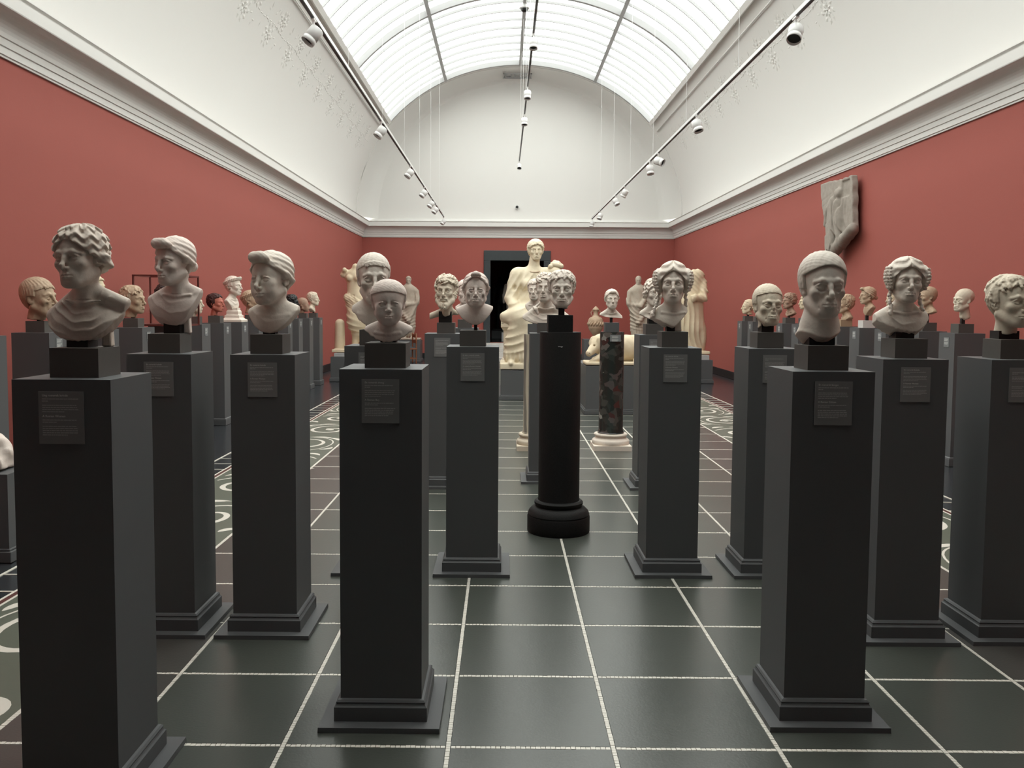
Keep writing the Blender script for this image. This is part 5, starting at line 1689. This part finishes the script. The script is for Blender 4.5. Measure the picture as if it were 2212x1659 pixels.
for (a, b) in (((-0.62, 3.32), (-0.15, 3.40)), ((-0.60, 3.22), (-0.2, 3.30)), ((-0.45, 3.12), (-0.42, 2.96)), ((-0.36, 3.0), (-0.30, 2.90))):
    V.cone((a[0], -0.09, a[1]), (b[0], -0.09, b[1]), 0.010, 0.008, 0.008, '-')
V.disp((0, -0.1, 3.0), 1.2, lambda x, y, z: 0.018 * np.sin(60 * (x + 0.25 * z) + 2 * np.sin(9 * z)) * sstep(-0.28, -0.1, x) * sstep(0.45, 0.35, x) * sstep(3.35, 3.2, z) * sstep(-0.06, -0.09, y))
rel = empty('relief_fragment', (5.165, 13.20, 0), -PI / 2)
tag(rel, 'grey broken relief fragment hanging high on the red wall', 'relief')
link('carving', V.mesh('carving', 1), S_LIME, rel)
for q in (-0.35, 0.35):
    MB().box(q - 0.02, q + 0.02, 0.0, 0.072, 3.0, 3.04).obj('wall_bracket', M_PIN, rel)

# wooden chair in the far left corner
ch = empty('wooden_chair', (-2.66, 23.95, 0), -1.2)
tag(ch, 'reddish wooden chair with grey seat in the far left corner', 'chair')
def turned(x, y, z0, z1, r=0.020):
    h = z1 - z0
    return MB().lathe([(r * 0.8, z0), (r * 1.2, z0 + 0.04 * h), (r * 0.7, z0 + 0.12 * h), (r, z0 + 0.3 * h), (r * 1.1, z0 + 0.55 * h), (r * 0.75, z0 + 0.62 * h), (r * 1.25, z0 + 0.7 * h), (r * 1.1, z1)], x, y, 12)
for sx in (-1, 1):
    for sy in (-1, 1):
        turned(sx * 0.19, sy * 0.18, 0, 0.43 if sy < 0 else 0.86).obj('leg', M_WOOD, ch, smooth=True)
    MB().box(sx * 0.19 - 0.012, sx * 0.19 + 0.012, -0.18, 0.18, 0.14, 0.17).obj('stretcher', M_WOOD, ch)
bevel(MB().box(-0.215, 0.215, -0.205, 0.205, 0.40, 0.44).obj('seat_frame', M_WOOD, ch), 0.006)
bevel(MB().box(-0.20, 0.20, -0.19, 0.17, 0.44, 0.47).obj('seat_cushion', M_SEAT, ch), 0.012)
for z in (0.58, 0.74):
    bevel(MB().box(-0.19, 0.19, 0.168, 0.192, z, z + 0.085).obj('back_rail', M_WOOD, ch), 0.005)

# low stand at the left edge with a stone fragment
lowp = empty('low_stand', (-3.36, 5.50, 0))
tag(lowp, 'low grey stand at the left picture edge', 'stand')
MB().box(-0.31, 0.31, -0.31, 0.31, 0.08, 0.55).obj('body', M_PED, lowp)
bevel(MB().box(-0.33, 0.33, -0.33, 0.33, 0, 0.07).box(-0.32, 0.32, -0.32, 0.32, 0.07, 0.085).obj('base_moulding', M_PED, lowp), 0.005)
l_ = link('label_panel', panel_small, M_LABELGREY, lowp, (0.31, -0.10, 0.44), PI / 2)
V = Vol((-0.2, -0.2, -0.02), (0.2, 0.2, 0.24), 0.012)
V.ell((0, 0, 0.10), (0.12, 0.10, 0.10), 0.02).box((0, 0, 0.03), (0.11, 0.10, 0.035), 0.03).ell((0.02, -0.01, 0.17), (0.07, 0.07, 0.045), 0.03)
V.disp((0, 0, 0.1), 0.3, lambda x, y, z: 0.008 * np.sin(60 * x) * np.sin(50 * z + 30 * y))
fr_ = link('stone_fragment', V.mesh('stone_fragment', 1), S_PINK, None, (-3.24, 5.36, 0.565))
tag(fr_, 'small pinkish stone fragment on the low stand at the picture edge', 'fragment')

# statues in the dark room beyond the door
def nude(V0=None):
    V = Vol((-0.40, -0.30, -0.02), (0.40, 0.30, 1.95), 0.02)
    V.ell((0, 0, 1.42), (0.19, 0.12, 0.20), 0.06).ell((0, 0, 1.18), (0.15, 0.11, 0.18), 0.07).ell((0, 0, 0.98), (0.18, 0.13, 0.14), 0.07)
    for sx in (-1, 1):
        V.cone((sx * 0.10, 0, 0.95), (sx * 0.11, -0.02, 0.50), 0.095, 0.06, 0.04)
        V.cone((sx * 0.11, -0.02, 0.50), (sx * 0.11, 0.02, 0.06), 0.062, 0.04, 0.03)
        V.ell((sx * 0.11, -0.05, 0.04), (0.045, 0.11, 0.04), 0.02)
        V.cone((sx * 0.20, 0, 1.50), (sx * 0.27, 0.0, 1.18), 0.065, 0.05, 0.04)
        V.cone((sx * 0.27, 0.0, 1.18), (sx * 0.27, -0.08, 0.95), 0.048, 0.035, 0.03)
    V.cone((0, 0, 1.55), (0, 0, 1.66), 0.06, 0.055, 0.04)
    V.box((0, 0, 0.0), (0.30, 0.22, 0.04), 0.01)
    V.ell((0, 0.0, 1.76), (0.085, 0.105, 0.125), 0.02)
    V.cone((0, -0.09, 1.76), (0, -0.11, 1.73), 0.02, 0.02, 0.02)
    return V
for (x, y, m_, lb) in ((-0.07, 30.2, M_BRONZE, 'dark bronze nude standing in the room beyond the door'), (0.29, 28.0, S_LIME, 'greyish nude torso statue in the room beyond the door')):
    s_ = statue('nude_statue', lb, 'statue', nude(), m_, (x, y, 0.80))
    bb = MB().box(-0.33, 0.33, -0.26, 0.26, 0.5, 0.78).obj('low_plinth', M_PED if m_ is M_BRONZE else M_SLAB, None, (x, y, 0))
    tag(bb, 'low base under the %s beyond the door' % ('bronze nude' if m_ is M_BRONZE else 'greyish nude'), 'base', 'statue bases beyond the door')

# ================================================================== TRACK LIGHTING
def track(x, z, y0, y1, label, xend=None):
    r = empty('light_track', (x, 0, z))
    tag(r, label, 'light track', 'ceiling light tracks')
    MB().box(-0.020, 0.020, y0, y1, -0.004, 0.036).obj('rail', M_LAMPW, r)
    MB().box(-0.012, 0.012, y0, y1, -0.010, -0.004).obj('channel', M_TRACKD, r)
    y = y0 + 1.0
    while y < y1:
        dx = x - XC
        zt = VC + VB * math.sqrt(max(0, 1 - (dx / VA) ** 2)) - z
        MB().tube([(0, y, 0.03), (0, y, zt + 0.02)], 0.0025, 5).obj('suspension_wire', M_LAMPW, r)
        y += 2.77
    return r
track(-1.782, 4.27, 0.6, 25.6, 'white light track hanging over the left side of the hall')
track(2.655, 4.27, 0.6, 25.95, 'white light track hanging over the right side of the hall')
track(0.447, 5.90, 0.6, 25.65, 'white light track hanging along the middle of the hall')
lamp_body = MB().lathe([(0.0, -0.062), (0.060, -0.062), (0.066, -0.056), (0.066, 0.045), (0.064, 0.046), (0.064, 0.056), (0.066, 0.057), (0.066, 0.100), (0.061, 0.100), (0.061, 0.060)], n=24, cap=False).make('lamp_body')
lamp_face = MB().lathe([(0.061, 0.070), (0.040, 0.062), (0.0, 0.060)], n=24, cap=False).make('lamp_opening')
for me in (lamp_body, lamp_face):
    me.transform(Matrix.Rotation(PI, 4, 'X'))
    for p_ in me.polygons: p_.use_smooth = True
ORD = ['first', 'second', 'third', 'fourth', 'fifth', 'sixth', 'seventh', 'eighth']
def spot(x, y, z, aim, label, group):
    r = empty('spotlight', (x, y, z))
    tag(r, label, 'spotlight', group)
    MB().box(-0.016, 0.016, -0.05, 0.05, -0.022, -0.004).obj('track_adapter', M_LAMPW, r)
    MB().tube([(0, 0, -0.02), (0, 0, -0.075)], 0.010, 8).obj('stem', M_LAMPW, r)
    a = Vector(aim).normalized()
    q = Vector((0, 0, -1)).rotation_difference(a)
    c = Vector((0, 0, -0.145))
    for nm, me, m_ in (('lamp_body', lamp_body, M_LAMPW), ('lamp_opening', lamp_face, M_LAMPB)):
        o = link(nm, me, m_, r)
        o.rotation_mode = 'QUATERNION'
        o.rotation_quaternion = q
        o.location = c
    MB().tube([(0, 0, -0.075), (0.045, 0.0, -0.085), (0.07, 0, -0.11), (0.07, 0, -0.145)], 0.007, 6).obj('yoke', M_LAMPW, r)
    return r
for i, y in enumerate((8.11, 12.51, 16.34, 19.2, 21.2, 22.5, 25.5)):
    spot(-1.782, y, 4.27, (-0.55, -0.25, -0.8), '%s spotlight from the near end of the left-hand track' % ORD[i], 'spotlights on the left track')
aims = [(-0.3, -0.5, -0.8), (0.2, -0.3, -0.9), (0.7, -0.5, -0.35), (0.1, -0.2, -1), (-0.4, 0.3, -0.8), (0.4, -0.3, -0.8), (-0.3, -0.2, -0.9), (-0.2, 0, -1)]
for i, y in enumerate((7.99, 11.96, 14.89, 15.73, 18.94, 20.49, 23.7, 25.85)):
    spot(2.655, y, 4.27, aims[i], '%s spotlight from the near end of the right-hand track' % ORD[i], 'spotlights on the right track')
for i, y in enumerate((13.71, 16.95, 19.35, 25.46)):
    spot(0.447, y, 5.90, (0, -0.25, -1) if i < 3 else (0, -0.6, -0.8), '%s spotlight from the near end of the middle track' % ORD[i], 'spotlights on the middle track')
dome = empty('dome_camera', (0.44, 20.05, 8.45))
tag(dome, 'white dome security camera under the skylight ridge', 'camera')
autosmooth(MB().lathe([(0.09, 0.10), (0.12, 0.09), (0.12, 0.0), (0.10, -0.01)], n=24).obj('housing', M_LAMPW, dome))
autosmooth(MB().lathe([(0.085, -0.01), (0.075, -0.05), (0.045, -0.08), (0.0, -0.09)], n=24, cap=False).obj('dark_dome', M_LAMPB, dome))
sen = empty('motion_sensor', (0.405, 26.36, 4.66))
tag(sen, 'small black round sensor on the white end wall', 'sensor')
g = MB().lathe([(0.055, 0.0), (0.055, 0.03), (0.04, 0.045)], n=20).obj('white_ring', M_LAMPW, sen)
g.rotation_euler = (PI / 2, 0, 0)
g = MB().lathe([(0.045, 0.03), (0.042, 0.07), (0.025, 0.085)], n=20).obj('black_eye', M_LAMPB, sen)
g.rotation_euler = (PI / 2, 0, 0)
